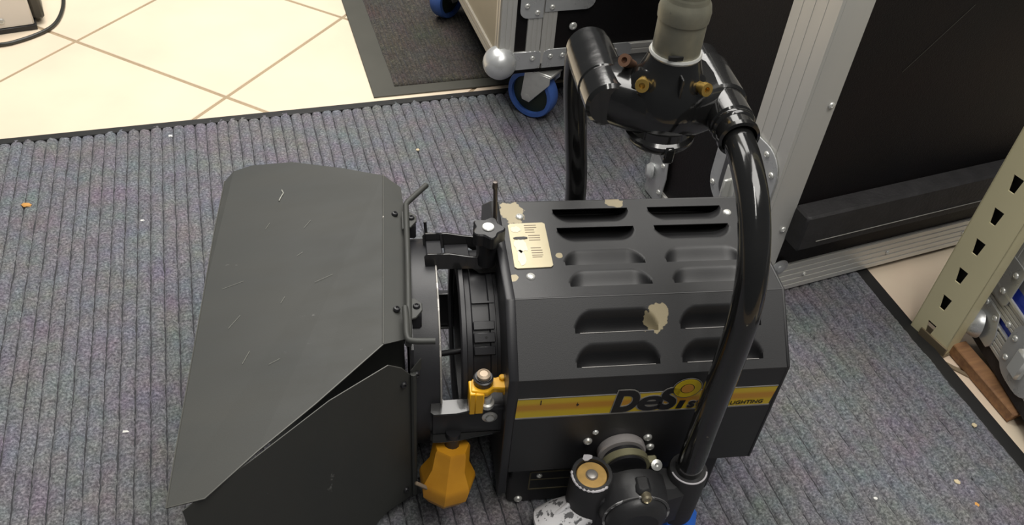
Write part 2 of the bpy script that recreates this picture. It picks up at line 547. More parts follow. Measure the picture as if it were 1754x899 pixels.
# slanted facets: v runs from the lower edge upwards
for sgn in (-1, 1):
    low = Vector((0, sgn * WS, ZS)); V_ = (Vector((0, sgn * WT, ZT)) - low).normalized()
    nrm = Vector((0, sgn * (ZT - ZS), WS - WT)).normalized()
    hs = []
    for cx_ in cols:
        for s_cut in (0.044, 0.085):
            v0 = SLEN - s_cut - 0.006; v0 = max(v0, 0.004)
            hs.append((cx_, cx_ + LX, v0, v0 + LY))
            if sgn < 0:
                p = low + X * cx_ + V_ * v0; ux, uy = X, V_
            else:
                p = low + X * (cx_ + LX) + V_ * v0; ux, uy = -X, V_
            LOUV.append(Matrix(((ux.x, uy.x, nrm.x, p.x), (ux.y, uy.y, nrm.y, p.y), (ux.z, uy.z, nrm.z, p.z), (0, 0, 0, 1))))
    facet_with_holes(bm, low, X, V_, LEN, SLEN, hs)
    # side facet
    facet_with_holes(bm, Vector((0, sgn * WS, ZB)), X, Zv, LEN, ZS - ZB, [])
bmesh.ops.remove_doubles(bm, verts=bm.verts[:], dist=0.0002)
# rear plate and bottom
prof = [(-WT, ZT), (WT, ZT), (WS, ZS), (WS, ZB), (-WS, ZB), (-WS, ZS)]
for xx in (LEN,):
    bm.faces.new([bm.verts.new((xx, y, z)) for y, z in prof])
bm.faces.new([bm.verts.new(q) for q in ((0, -WS, ZB), (LEN, -WS, ZB), (LEN, WS, ZB), (0, WS, ZB))])
gg = G(); gg.bm.free(); gg.bm = bm
shell = gg.done('housing_shell', M_house, lamp, smooth=False)
lm = louvre_mesh()
M_lip = mat('worn_lip_highlight', (0.20, 0.19, 0.18), 0.4, 0.2)  # worn cut edges, lightened to paint in their highlight line
g = G(); g.tube([(0.010, 0.006, 0.0002), (0.102, 0.006, 0.0002)], 0.0006, 5)
lv = g.done('worn_lip_highlight', M_lip); lip_me = lv.data; bpy.data.objects.remove(lv)
for k_, Mx in enumerate(LOUV):
    me_ = lm.copy(); me_.transform(Mx)          # baked in the lamp's frame so that chipped paint runs on into the vents
    link('vent_louvre', me_, shell)
for Mx in LOUV[8:12]:
    link('worn_lip_highlight', lip_me, shell, Mx)
# black box added inside the housing to block light behind the vents
g = G(); k = 0.012
g.prism([(-(WT - k), ZT - 0.018), (WT - k, ZT - 0.018), (WS - 0.018, ZS - 0.006), (WS - 0.018, ZB + 0.01), (-(WS - 0.018), ZB + 0.01), (-(WS - 0.018), ZS - 0.006)],
        LEN - 0.02, M=Matrix(((0, 0, 1, 0.01), (1, 0, 0, 0), (0, 1, 0, 0), (0, 0, 0, 1))))
g.done('light_block', M_dark, lamp, smooth=False)
# rolled edges on the folds
g = G()
for y, z in prof:
    if z > 0.2:
        g.tube([(0.0, y * 0.9925, z - 0.0012), (LEN - .0005, y * 0.9925, z - 0.0012)], 0.0016, 8)
g.done('fold_edge', M_house, lamp)
# front frame: octagonal rim
MF = Matrix(((0, 0, 1, -0.010), (1, 0, 0, 0), (0, 1, 0, 0), (0, 0, 0, 1)))
g = G()
g.prism([(-WT - 0.001, ZT + 0.0015), (WT + 0.001, ZT + 0.0015), (WS + 0.0015, ZS + 0.001), (WS + 0.0015, 0.060), (-WS - 0.0015, 0.060), (-WS - 0.0015, ZS + 0.001)], 0.012, M=MF, bev=0.0015)
g.done('front_frame', M_ring, lamp)
# rear frame lip
g = G()
g.prism([(-WT, ZT + 0.001), (WT, ZT + 0.001), (WS + 0.001, ZS + 0.001), (WS + 0.001, ZB), (-WS - 0.001, ZB), (-WS - 0.001, ZS + 0.001)], 0.004,
        M=Matrix(((0, 0, 1, LEN - 0.002), (1, 0, 0, 0), (0, 1, 0, 0), (0, 0, 0, 1))), bev=0.001)
g.done('rear_frame', M_house, lamp)
# lower tray
g = G(); g.box(0.008, 0.308, -0.150, 0.150, 0.0095, ZB, 0.004)
tray = g.done('lower_tray', M_house, lamp)
# recessed engraved frame on the tray
g = G()
for x0, x1, z0, z1 in ((0.036, 0.215, 0.0835, 0.0855), (0.036, 0.215, 0.0415, 0.0435), (0.036, 0.038, 0.0415, 0.0855), (0.213, 0.215, 0.0415, 0.0855), (0.038, 0.213, 0.0655, 0.0665)):
    g.box(x0, x1, -0.1508, -0.1495, z0, z1)
g.done('tray_plate_frame', mat('dull_bronze_line', (0.10, 0.085, 0.05), 0.5), lamp, smooth=False)
rivet(lamp, (0.024, -0.150, 0.020), (0, -1, 0), SCREW, 'screw')
rivet(lamp, (0.050, -0.150, 0.075), (0, -1, 0), RIVS, 'screw')

# data plate on the top
g = G(); a = 0.003
g.prism([(0.008, -0.040 + a), (0.008 + a, -0.040), (0.057 - a, -0.039), (0.057, -0.039 + a), (0.058, 0.046 - a), (0.058 - a, 0.046), (0.009 + a, 0.045), (0.009, 0.045 - a)], 0.0012, z0=ZT + 0.0004)
dp = g.done('data_plate', M_label, lamp, smooth=False)
g = G()
rr = random.Random(2)
for (ya, n_) in ((0.040, 4), (0.020, 3), (-0.004, 4), (-0.021, 1)):
    for q in range(n_):
        xx = 0.030 + (0.003 if ya < 0.03 else 0)
        g.box(xx, xx + 0.014 + rr.uniform(-.002, .002), ya - q * 0.0045, ya - q * 0.0045 + 0.0012, ZT + 0.0015, ZT + 0.0018)
g.done('faint_print', M_ink, dp, smooth=False)


def blob(cx_, cy_, rx, ry, n, seed, jit=0.25):
    r_ = random.Random(seed)
    return [(cx_ + rx * math.cos(2 * PI * i / n) * (1 + r_.uniform(-jit, jit)), cy_ + ry * math.sin(2 * PI * i / n) * (1 + r_.uniform(-jit, jit))) for i in range(n)]


g = G(); g.prism(blob(0.0185, 0.033, 0.0065, 0.006, 14, 3), 0.0004, z0=ZT + 0.0016)
g.prism(blob(0.021, 0.002, 0.008, 0.014, 18, 4), 0.0004, z0=ZT + 0.0016); g.prism(blob(0.019, -0.020, 0.006, 0.014, 16, 8), 0.0004, z0=ZT + 0.0016)
g.done('peeled_paint', M_peel, dp, smooth=False)
g = G(); g.prism(blob(0.022, 0.0155, 0.009, 0.0025, 12, 5), 0.0004, z0=ZT + 0.0021)
g.done('dark_scratch', M_black, dp, smooth=False)
for p in ((0.027, 0.060, ZT), (0.026, -0.054, ZT), (0.315, 0.058, ZT), (0.315, -0.055, ZT)):
    rivet(lamp, p, (0, 0, 1), RIV)

# logo band on the near side (and the same on the far side is not seen)
YS = -WS - 0.0008
g = G()
g.prism([(0.0025, 0.231), (0.205, 0.231), (0.335, 0.231), (0.338, 0.2665), (0.0035, 0.2685)], 0.0006, M=Matrix(((1, 0, 0, 0), (0, 0, -1, -WS), (0, 1, 0, 0), (0, 0, 0, 1))))
band = g.done('logo_band', M_band, lamp, smooth=False)


def vside(y):    # maps (x, z) drawings onto the near side wall, facing -y
    return Matrix(((1, 0, 0, 0), (0, 0, -1, y), (0, 1, 0, 0), (0, 0, 0, 1)))


g = G(); g.box(0.0025, 0.336, YS - 0.0002, YS + 0.0006, 0.2285, 0.231)
g.box(0.0035, 0.338, YS - 0.0002, YS + 0.0006, 0.2675, 0.2688)
g.done('band_outline', M_line, band, smooth=False)


def text(body, x, z, size, m, parent, yy, offset=0.0, shear=0.0, sx=1.0, name='lettering', ext=0.0003, rot=0.0):
    cu = bpy.data.curves.new('txt', 'FONT'); cu.body = body; cu.size = size; cu.offset = offset; cu.shear = shear
    cu.extrude = ext; cu.resolution_u = 4
    ob = bpy.data.objects.new('txt', cu); COL.objects.link(ob)
    dg = bpy.context.evaluated_depsgraph_get(); me = bpy.data.meshes.new_from_object(ob.evaluated_get(dg))
    bpy.data.objects.remove(ob); me.name = name
    me.transform(Matrix.Rotation(rot, 4, 'Z') @ Matrix.Scale(sx, 4, (1, 0, 0)))
    xs = [v.co.x for v in me.vertices]; wd_ = max(xs) - min(xs); x_min = min(xs)
    me.transform(Matrix.Translation((-x_min, 0, 0)))
    me.transform(vside(yy) )
    me.transform(Matrix.Translation((x, 0, z)))
    me.materials.clear(); me.materials.append(m)
    o = bpy.data.objects.new(name, me); COL.objects.link(o); o.parent = parent
    return wd_


def letter(body, x, z, w, h, bold, shear=0.12, name='letter'):
    """one fat letter scaled to width w and height h, with a thin grey outline behind it"""
    for (mm, off, dy) in ((M_line, bold + 0.028, -0.0010), (M_black, bold, -0.0016)):
        cu = bpy.data.curves.new('txt', 'FONT'); cu.body = body; cu.size = 1; cu.offset = off; cu.shear = shear; cu.extrude = 0.006; cu.resolution_u = 5
        ob = bpy.data.objects.new('txt', cu); COL.objects.link(ob)
        dg = bpy.context.evaluated_depsgraph_get(); me = bpy.data.meshes.new_from_object(ob.evaluated_get(dg)); bpy.data.objects.remove(ob)
        xs = [v.co.x for v in me.vertices]; ys = [v.co.y for v in me.vertices]
        if mm is M_line:
            X0, X1, Y0, Y1 = min(xs) + .028, max(xs) - .028, min(ys) + .028, max(ys) - .028
        S = Matrix.Diagonal((w / (X1 - X0), h / (Y1 - Y0), 0.05, 1))
        me.transform(Matrix.Translation((x, z, 0)) @ S @ Matrix.Translation((-X0, -Y0, 0)))
        me.transform(vside(-WS + dy)); me.materials.clear(); me.materials.append(mm)
        o = bpy.data.objects.new(name if mm is M_black else name + '_outline', me); COL.objects.link(o); o.parent = band


letter('D', 0.1245, 0.2325, 0.0335, 0.0430, 0.05)
letter('e', 0.1570, 0.2330, 0.0320, 0.0285, 0.018)
letter('S', 0.1830, 0.2325, 0.0260, 0.0430, 0.045)
g = G(); g.prism([(0.2090, 0.2335), (0.2165, 0.2335), (0.2195, 0.2490), (0.2120, 0.2490)], 0.0006, M=vside(-WS - 0.0012))
g.done('letter', M_black, band, smooth=False)
letter('s', 0.2235, 0.2335, 0.0100, 0.0135, 0.02)
letter('t', 0.2350, 0.2335, 0.0080, 0.0190, 0.02)
letter('i', 0.2450, 0.2335, 0.0050, 0.0200, 0.03)
# the round sun over the i
for (r_, mm, yy, nm) in ((0.0190, M_line, -0.0009, 'sun_outline'), (0.0180, M_black, -0.0012, 'sun_ring'), (0.0172, mat('yellow_print', (0.72, 0.52, 0.02), 0.4), -0.0015, 'sun_disc'),
                         (0.0088, M_black, -0.0018, 'centre_ring'), (0.0078, M_bulb, -0.0021, 'centre_disc')):
    g = G(); g.prism([(0.2165 + r_ * 1.02 * math.cos(t * PI / 20), 0.2735 + r_ * math.sin(t * PI / 20)) for t in range(40)], 0.0004, M=vside(-WS + yy))
    g.done(nm, mm, band, smooth=False)
text('LIGHTING', 0.2815, 0.2345, 0.0098, M_black, band, -WS - 0.0012, offset=0.0, shear=0.1, sx=1.0, name='lettering')
# scratches on the band
g = G(); g.box(0.032, 0.0332, -WS - 0.0013, -WS - 0.0006, 0.256, 0.264); g.done('scratch', M_black, band, smooth=False)
g = G(); g.box(0.078, 0.081, -WS - 0.0013, -WS - 0.0006, 0.251, 0.253); g.box(0.079, 0.0795, -WS - 0.0013, -WS - 0.0006, 0.249, 0.256)
g.done('scratch', M_black, band, smooth=False)

# side screws round the pivot
for p, me in (((0.103, -WS, 0.172), SCREW), ((0.111, -WS, 0.190), RIVS), ((0.184, -WS, 0.172), SCREW), ((0.191, -WS, 0.150), SCREW)):
    rivet(lamp, p, (0, -1, 0), me, 'screw')

# lens barrel, axis along x
AX = 0.200


def ax(x):      # local z of lathe -> lamp -x
    return axis((x, 0, AX), (-1, 0, 0))


g = G(); g.lathe([(0.121, 0), (0.121, 0.004), (0.124, 0.005), (0.124, 0.012), (0.121, 0.0135), (0.121, 0.034), (0.124, 0.036), (0.124, 0.042), (0.114, 0.042), (0.112, 0.0)], 72, M=ax(-0.010))
barrel = g.done('lens_barrel', M_ring, lamp)
g = G(); g.lathe([(0.112, 0), (0.133, 0.0), (0.1345, 0.001), (0.1345, 0.006), (0.133, 0.007), (0.112, 0.007), (0.110, 0.0035), (0.112, 0)], 72, M=ax(-0.053))
g.done('front_ring', M_ring, lamp)
g = G()
pr = [(0.0, 0.010)]
for q in range(8):
    r0 = 0.012 + q * 0.0125
    pr += [(r0, 0.0095), (r0 + 0.0005, 0.006)]
pr += [(0.111, 0.008), (0.111, 0.0), (0.0, 0.0)]
g.lathe(pr, 64, M=ax(-0.030))
g.done('lens', M_glass, lamp)
# small blocks on the barrel
for th in (35, 42, 49.5):
    t = math.radians(th)
    Mx = Matrix.Translation((-0.0305, 0, AX)) @ Matrix.Rotation(t, 4, 'X') @ Matrix.Translation((0, 0, 0.1245))
    g = G(); hh = 0.0055 if th != 42 else 0.0062
    g.box(-0.0135, 0.0135, -hh, hh, -0.003, 0.0022 if th != 42 else 0.0034, 0.0008, M=Mx)
    g.done('barrel_block', M_ring, lamp)
    if th == 42:
        g = G(); g.lathe([(0.0, 0.0), (0.0018, 0.0), (0.0018, 0.0004), (0, 0.0004)], 10, M=Mx @ Matrix.Translation((0.002, 0, 0.0033))); g.done('screw_hole', M_dark, lamp)
# raised edge lines on the barrel
g = G()
t = math.radians(14)
g.box(-0.044, -0.016, -0.0012, 0.0012, -0.001, 0.0018, M=Matrix.Translation((0, 0, AX)) @ Matrix.Rotation(t + 0.12, 4, 'X') @ Matrix.Translation((0, 0, 0.1235)))
g.done('barrel_seam', M_ring, lamp)


def clip(th, off=0.0, rad=0.140, half=0.026):
    """accessory clip: channel open to the axis, at angle th from the top towards the camera side"""
    t = math.radians(th)
    M = Matrix.Translation((0, 0, AX)) @ Matrix.Rotation(t, 4, 'X') @ Matrix.Translation((0, off, rad))
    for s in (-1, 1):
        g = G()
        y0 = s * half
        poly = [(-0.100, -0.012), (-0.088, -0.012), (-0.084, -0.005), (-0.040, -0.006), (-0.030, -0.014), (-0.004, -0.012), (-0.002, 0.002), (-0.010, 0.008), (-0.045, 0.013), (-0.070, 0.018), (-0.098, 0.018), (-0.102, 0.014)]
        g.prism(poly, 0.0030, M=M @ Matrix(((1, 0, 0, 0), (0, 0, 1, y0 - 0.0015), (0, 1, 0, 0), (0, 0, 0, 1))), bev=0.0006)
        g.done('clip_arm', M_gloss, lamp)
    return M


Mt = clip(-11, 0.0, 0.138, 0.026)
g = G(); g.box(-0.098, -0.078, -0.024, 0.024, 0.004, 0.008, 0.001, M=Mt); g.box(-0.074, -0.042, -0.0245, 0.0245, -0.004, 0.001, 0.001, M=Mt); g.box(-0.042, -0.006, -0.02, 0.02, -0.010, -0.006, 0.001, M=Mt)
g.done('clip_web', M_ring, lamp)
Mn = clip(88, 0.0, 0.138, 0.027)
g = G(); g.box(-0.099, -0.006, -0.0255, 0.0255, 0.003, 0.006, 0.001, M=Mn); g.done('clip_web', M_plast, lamp)
g = G(); g.lathe([(0.010, 0), (0.010, 0.002), (0.0065, 0.0035), (0.0062, 0.002), (0.005, 0.002), (0.005, 0.005), (0, 0.0055)], 20, M=Mn @ Matrix.Translation((-0.026, 0.004, 0.005)))
g.done('clip_screw', M_steel, lamp)
Mf = clip(-120, 0.0, 0.138, 0.027)
g = G(); g.box(-0.099, -0.006, -0.0255, 0.0255, 0.003, 0.006, 0.001, M=Mf); g.done('clip_web', M_plast, lamp)

# star knob
kb = (-0.022, 0.0065)
g = G()
star = []
for i in range(60):
    a_ = 2 * PI * i / 60
    star.append((math.cos(a_) * (0.0190 + 0.0028 * math.cos(5 * a_ + 0.6)), math.sin(a_) * (0.0190 + 0.0028 * math.cos(5 * a_ + 0.6))))
g.prism(star, 0.020, M=Matrix.Translation((kb[0], kb[1], 0.378)), bev=0.0018)
g.lathe([(0.0155, 0.382), (0.0135, 0.362), (0.0130, 0.340), (0.010, 0.338), (0, 0.338)], 24, M=Matrix.Translation((kb[0], kb[1], 0)))
kn = g.done('star_knob', M_plast, lamp)
g = G(); g.lathe([(0.0078, 0), (0.0078, 0.0012), (0.0068, 0.0022), (0, 0.0024)], 20, M=Matrix.Translation((kb[0], kb[1], 0.398)))
g.done('knob_cap', M_bright, kn)
# latch pin sticking up behind the knob
g = G(); g.tube([(-0.006, 0.052, 0.335), (-0.008, 0.052, 0.400), (-0.010, 0.052, 0.432)], 0.0028, 10); g.lathe([(0.0035, 0), (0.0038, 0.004), (0.003, 0.010), (0, 0.0105)], 10, M=Matrix.Translation((-0.010, 0.052, 0.424)))
g.done('latch_pin', mat('brown_steel', (0.12, 0.10, 0.09), 0.35, 0.6), lamp)
g = G(); g.tube([(-0.094, 0.095, 0.300), (-0.0965, 0.095, 0.335)], 0.0022, 8); g.done('catch_pin', M_ring, lamp)

# yellow focus lever near the clip
g = G()
PLv = axis((0, 0, 0), (0, 0, 1))
yb = [(-0.052, -0.148), (-0.050, -0.129), (-0.038, -0.124), (-0.020, -0.128), (-0.008, -0.123), (-0.004, -0.126), (-0.003, -0.139), (-0.010, -0.146), (-0.024, -0.144), (-0.032, -0.151), (-0.042, -0.150)]
g.prism(yb, 0.010, z0=0.258, bev=0.0012)
g.box(-0.054, -0.046, -0.152, -0.129, 0.226, 0.266, 0.0012)
g.box(-0.047, -0.036, -0.153, -0.148, 0.228, 0.266, 0.0012)
g.lathe([(0.0042, 0), (0.0042, 0.013), (0.003, 0.014), (0, 0.014)], 12, M=Matrix.Translation((-0.012, -0.130, 0.258)))
g.box(-0.012, -0.002, -0.146, -0.124, 0.252, 0.264, 0.002)
lev = g.done('yellow_lever', M_yellow, lamp)
g = G(); g.lathe([(0.0125, 0.266), (0.0125, 0.276), (0.0105, 0.277), (0.0105, 0.279), (0.0, 0.279)], 20, M=Matrix.Translation((-0.036, -0.134, 0)))
g.done('lever_washer', M_plast, lev)
g = G(); g.lathe([(0.0085, 0.279), (0.0085, 0.283), (0.0055, 0.285), (0.005, 0.284), (0, 0.284)], 18, M=Matrix.Translation((-0.036, -0.134, 0)))
g.done('lever_bolt', mat('warm_steel', (0.42, 0.33, 0.24), 0.5, 0.4), lev)
g = G(); g.lathe([(0.009, 0.236), (0.009, 0.242), (0.006, 0.243), (0.0062, 0.250), (0.0055, 0.252), (0, 0.252)], 16, M=Matrix.Translation((-0.031, -0.145, 0)))
g.done('lower_bolt', M_steel, lamp)
g = G(); g.box(-0.045, 0.0, -0.150, -0.11, 0.228, 0.238, 0.003); g.done('lever_block', M_plast, lamp)
g = G(); g.tube([(-0.100, -0.060, 0.236), (-0.055, -0.062, 0.245)], 0.004, 10); g.done('focus_rod', M_plast, lamp)

# yellow operating cup hanging under the near clip
g = G()
Mc = axis((-0.074, -0.150, 0.158), (-0.10, -0.20, -1), 0.35)
g.lathe([(0.0, -0.004), (0.023, -0.004), (0.025, 0.0), (0.027, 0.028), (0.037, 0.048), (0.039, 0.056), (0.036, 0.074), (0.026, 0.088), (0.022, 0.086), (0.018, 0.060), (0.0, 0.055)], 7, M=Mc)
cup = g.done('yellow_cup', M_yellow2, lamp, ang=24)
g = G(); g.box(-0.019, 0.019, -0.0024, 0.0024, -0.002, 0.003, 0.001, M=Matrix.Translation((-0.1085, -0.180, 0.112)) @ Matrix.Rotation(0.75, 4, 'Y') @ Matrix.Rotation(0.5, 4, 'X'))
g.done('cup_slot', M_ink, cup)
g = G(); g.tube([(-0.072, -0.146, 0.185), (-0.074, -0.150, 0.155)], 0.010, 12); g.done('cup_stem', M_plast, lamp)

# ---- yoke
XL, XR, PX = 0.103, 0.233, 0.168
ZK = 0.585
g = G()


def ycyl(x, z, y0, y1, r, b=0.003):
    g.lathe([(0, 0), (r - b, 0), (r, b), (r, (y1 - y0) - b), (r - b, y1 - y0), (0, y1 - y0)], 32, M=axis((x, y0, z), (0, 1, 0)))


ycyl(XL, ZK, -0.010, 0.125, 0.0275, 0.004)
ycyl(XL, ZK, 0.030, 0.110, 0.0290)
ycyl(XR, ZK, -0.050, 0.090, 0.0250)
ycyl(XR, ZK, -0.012, 0.060, 0.0285)
b2 = bmesh.new()
st = []
for k in range(13):                      # beam between the two sockets, waisted, front bowed towards the camera
    f_ = k / 12; x = XL - 0.004 + (XR - XL + 0.004) * f_
    bow = math.sin(PI * f_); yf = -0.009 - 0.028 * bow - 0.012 * f_; yb = 0.055 + 0.02 * bow; hz_ = 0.0275 + 0.003 * bow
    ring = []
    for j in range(20):
        a_ = 2 * PI * j / 20; c, s_ = math.cos(a_), math.sin(a_)
        e_ = 0.45
        ring.append(b2.verts.new((x, (yf + yb) / 2 - (yb - yf) / 2 * math.copysign(abs(c) ** e_, c), ZK - 0.001 + hz_ * math.copysign(abs(s_) ** 0.5, s_))))
    st.append(ring)
for r0_, r1_ in zip(st, st[1:]):
    for j in range(20):
        q = (j + 1) % 20; b2.faces.new((r0_[j], r0_[q], r1_[q], r1_[j]))
b2.faces.new(st[0][::-1]); b2.faces.new(st[-1])
bmesh.ops.recalc_face_normals(b2, faces=b2.faces[:]); g.merge(b2)
g.lathe([(0, 0), (0.046, 0.0), (0.045, 0.026), (0.037, 0.036), (0.031, 0.052), (0.0285, 0.060), (0, 0.060)], 40, M=Matrix.Translation((PX, 0, ZK)))
g.box(PX - 0.0015, PX + 0.0015, -0.042, -0.020, ZK + 0.02, ZK + 0.052, 0.0008)
g.lathe([(0, -0.050), (0.024, -0.050), (0.036, -0.043), (0.041, -0.036), (0.041, -0.031), (0.037, -0.028), (0.037, -0.018), (0, -0.018)], 40, M=Matrix.Translation((PX - 0.002, -0.008, ZK)))
g.box(PX - 0.006, PX + 0.006, -0.052, -0.030, ZK - 0.050, ZK - 0.030, 0.002)
yk = g.done('yoke_casting', M_gloss, lamp)
# clamp ring, lugs and brass screws
g = G(); g.lathe([(0.024, 0), (0.0278, 0), (0.0290, 0.0025), (0.0278, 0.005), (0.024, 0.005)], 32, M=Matrix.Translation((PX, 0, ZK + 0.060)))
g.done('clamp_washer', M_bright, yk)
for (x, y, d, mm) in ((PX - 0.039, -0.026, (-0.35, -1, 0.25), M_brass), (PX + 0.027, -0.035, (0.35, -1, 0.25), M_brass), (PX - 0.046, 0.022, (-0.6, -0.6, 0.6), M_copper)):
    g = G(); g.lathe([(0, -0.022), (0.0058, -0.022), (0.0058, -0.002), (0.0075, 0), (0.0075, 0.006), (0.0035, 0.006), (0.003, 0.001), (0, 0.001)], 14, M=axis((x, y, ZK + 0.038), d))
    g.done('locking_screw', mm, yk)
for (x, y, d) in ((PX - 0.039, -0.026, (-0.35, -1, 0.25)), (PX + 0.027, -0.035, (0.35, -1, 0.25))):
    g = G(); g.lathe([(0, -0.03), (0.012, -0.03), (0.013, -0.012), (0.009, -0.010), (0, -0.010)], 16, M=axis((x, y, ZK + 0.038), d)); g.done('screw_boss', M_gloss, yk)
# arm collars
g = G(); g.lathe([(0.0195, 0), (0.0235, 0), (0.0245, 0.003), (0.0235, 0.006), (0.0215, 0.008), (0.0215, 0.018), (0.0235, 0.020), (0.023, 0.025), (0.0195, 0.026)], 32, M=axis((XR, -0.048, ZK), (0, -1, -0.08)))
g.done('arm_collar', M_gloss, yk)
TR = 0.0172
pn = smooth_path([(XR, -0.03, ZK), (XR, -0.065, ZK - 0.003), (XR, -0.105, ZK - 0.012), (XR, -0.145, ZK - 0.034), (XR, -0.178, ZK - 0.072), (XR, -0.198, ZK - 0.120), (XR, -0.205, ZK - 0.175), (XR, -0.205, 0.30), (XR, -0.205, 0.20), (XR, -0.205, 0.13)], 8)
M_arm = mat('gloss_arm_enamel', (0.010, 0.010, 0.010), 0.16, 0, 0.3, 14, coat=0.4, bump=0.12, bscale=60, rvar=0.05, wear=(0.70, (0.12, 0.11, 0.085), 28),
            chips=[(XR - 0.002, -0.2185, 0.500, 0.006), (XR - 0.003, -0.2215, 0.488, 0.005), (XR - 0.001, -0.2225, 0.474, 0.006), (XR - 0.004, -0.2225, 0.460, 0.005), (XR - 0.003, -0.2225, 0.446, 0.004), (XR + 0.004, -0.2205, 0.492, 0.004)], chip_col=(0.17, 0.17, 0.13))
g = G(); g.tube(pn, TR, 28); g.done('yoke_arm', M_arm, lamp, ang=60)
pf = smooth_path([(XL, 0.10, ZK), (XL, 0.135, ZK - 0.004), (XL + 0.001, 0.163, ZK - 0.022), (XL + 0.003, 0.180, ZK - 0.052), (XL + 0.008, 0.188, ZK - 0.10), (XL + 0.020, 0.190, 0.40), (XL + 0.032, 0.190, 0.30), (XL + 0.04, 0.190, 0.13)], 8)
g = G(); g.tube(pf, 0.0160, 24); g.done('yoke_arm', M_gloss, lamp, ang=60)
# far pivot (hidden side)
g = G(); g.lathe([(0, 0), (0.035, 0), (0.035, 0.028), (0.02, 0.034), (0, 0.034)], 24, M=axis((PX, WS, 0.14), (0, 1, 0))); g.box(0.10, 0.20, 0.175, 0.205, 0.10, 0.16, 0.008)
g.done('far_pivot', M_cast, lamp)

# near pivot casting: sockets stand upright
YA = -0.205
g = G()
PV = PX - 0.008
g.lathe([(0.0, 0), (0.0275, 0), (0.0275, 0.150 - 0.055), (0.026, 0.097), (0.0215, 0.097), (0.0205, 0.089), (0, 0.089)], 36, M=Matrix.Translation((XL, YA, 0.062)))
g.lathe([(0.0, 0), (0.0255, 0), (0.0262, 0.03), (0.0262, 0.095), (0.0245, 0.099), (0, 0.099)], 36, M=Matrix.Translation((XR, YA, 0.055)))
g.prism([(XL, -0.225), (XL + 0.02, -0.236), (XR - 0.02, -0.236), (XR, -0.226), (XR, -0.190), (XR - 0.03, -0.184), (XL + 0.03, -0.184), (XL, -0.190)], 0.080, z0=0.062, bev=0.010)
g.lathe([(0, 0), (0.050, 0), (0.050, 0.02), (0.046, 0.030), (0.043, 0.036), (0, 0.036)], 44, M=axis((PV, -0.205, 0.112), (0, -1, 0)))
pc = g.done('pivot_casting', M_cast, lamp)
g = G(); g.lathe([(0, 0), (0.041, 0), (0.0405, 0.006), (0.037, 0.013), (0.026, 0.019), (0.024, 0.0185), (0, 0.0165)], 44, M=axis((PV, -0.240, 0.112), (0, -1, 0)))
g.done('pivot_cap', M_cast, pc)
g = G(); g.lathe([(0.0415, 0), (0.0445, 0), (0.0448, 0.002), (0.0415, 0.002)], 44, M=axis((PV, -0.2415, 0.112), (0, -1, 0))); g.done('cap_ring', mat('worn_ring', (0.10, 0.10, 0.10), 0.4, 0, 0.2, wear=(0.56, (0.5, 0.5, 0.5), 60)), pc)
g = G(); g.lathe([(0.0, 0), (0.0068, 0), (0.0068, 0.008), (0.0045, 0.010), (0.0035, 0.008), (0, 0.008)], 18, M=axis((PV + 0.006, -0.240, 0.155), (0, -1, 0.25)))
g.done('cap_screw', mat('dull_brass_steel', (0.42, 0.37, 0.26), 0.35, 0.8), pc)
g = G(); g.box(PV - 0.006, PV + 0.014, -0.240, -0.215, 0.148, 0.164, 0.004); g.done('screw_lug', M_cast, pc)
# brass insert in the open socket
g = G(); g.lathe([(0, 0), (0.0203, 0), (0.0200, 0.004), (0.0190, 0.005), (0, 0.005)], 32, M=Matrix.Translation((XL, YA, 0.1500)))
bz = g.done('bronze_insert', M_bronze, pc)
g = G(); g.lathe([(0, 0), (0.0083, 0), (0.0083, 0.0008), (0, 0.0008)], 24, M=Matrix.Translation((XL, YA, 0.1548))); g.done('dark_ring', M_ink, bz)
g = G(); g.lathe([(0, 0), (0.0068, 0), (0.0068, 0.0022), (0.006, 0.0028), (0, 0.0028)], 24, M=Matrix.Translation((XL, YA, 0.1548))); g.done('centre_pin', mat('grey_pin', (0.34, 0.32, 0.30), 0.4, 0.5), bz)
# worn white rim arc on the left socket
wr = mat('bare_worn_edge', (0.55, 0.53, 0.55), 0.5)
g = G()
arc = [(XL + 0.0262 * math.cos(math.radians(a_)), YA + 0.0262 * math.sin(math.radians(a_)), 0.1575 + 0.0004 * math.sin(a_)) for a_ in range(165, 312, 6)]
g.tube(arc, 0.0016, 6, rad=[0.0008 + 0.0014 * abs(math.sin(i * 1.7)) for i in range(len(arc))])
g.done('worn_edge', wr, pc)
g = G(); g.tube([(XR + 0.0235 * math.cos(math.radians(a_)), YA + 0.0235 * math.sin(math.radians(a_)), 0.1545) for a_ in range(190, 345, 8)], 0.0012, 6); g.done('worn_edge', wr, pc)
g = G(); g.prism(blob(XL - 0.002, YA + 0.024, 0.007, 0.0045, 12, 11), 0.0012, z0=0.158); g.done('worn_edge', wr, pc)
# silver flange and strap against the housing
g = G(); g.lathe([(0.031, 0), (0.0325, 0.002), (0.0325, 0.010), (0.030, 0.012), (0, 0.012)], 40, M=axis((0.150, -WS, 0.152), (0, -1, 0)))
g.done('pivot_flange', mat('pinkish_steel', (0.46, 0.43, 0.42), 0.35, 0.3), lamp)
g = G(); g.lathe([(0.0, 0), (0.027, 0), (0.027, 0.022), (0, 0.022)], 36, M=axis((0.152, -WS - 0.010, 0.148), (0, -1, 0))); g.done('pivot_drum', M_plast, lamp)
g = G(); g.lathe([(0.0, 0), (0.0325, 0), (0.0325, 0.010), (0, 0.010)], 36, M=axis((0.1525, -WS - 0.018, 0.1440), (0, -1, 0)))
g.box(0.182, 0.196, -WS - 0.026, -WS - 0.014, 0.142, 0.152, 0.002)
g.done('pivot_strap', mat('olive_strap_metal', (0.33, 0.31, 0.19), 0.4, 0.5, 0.2, 30), lamp)
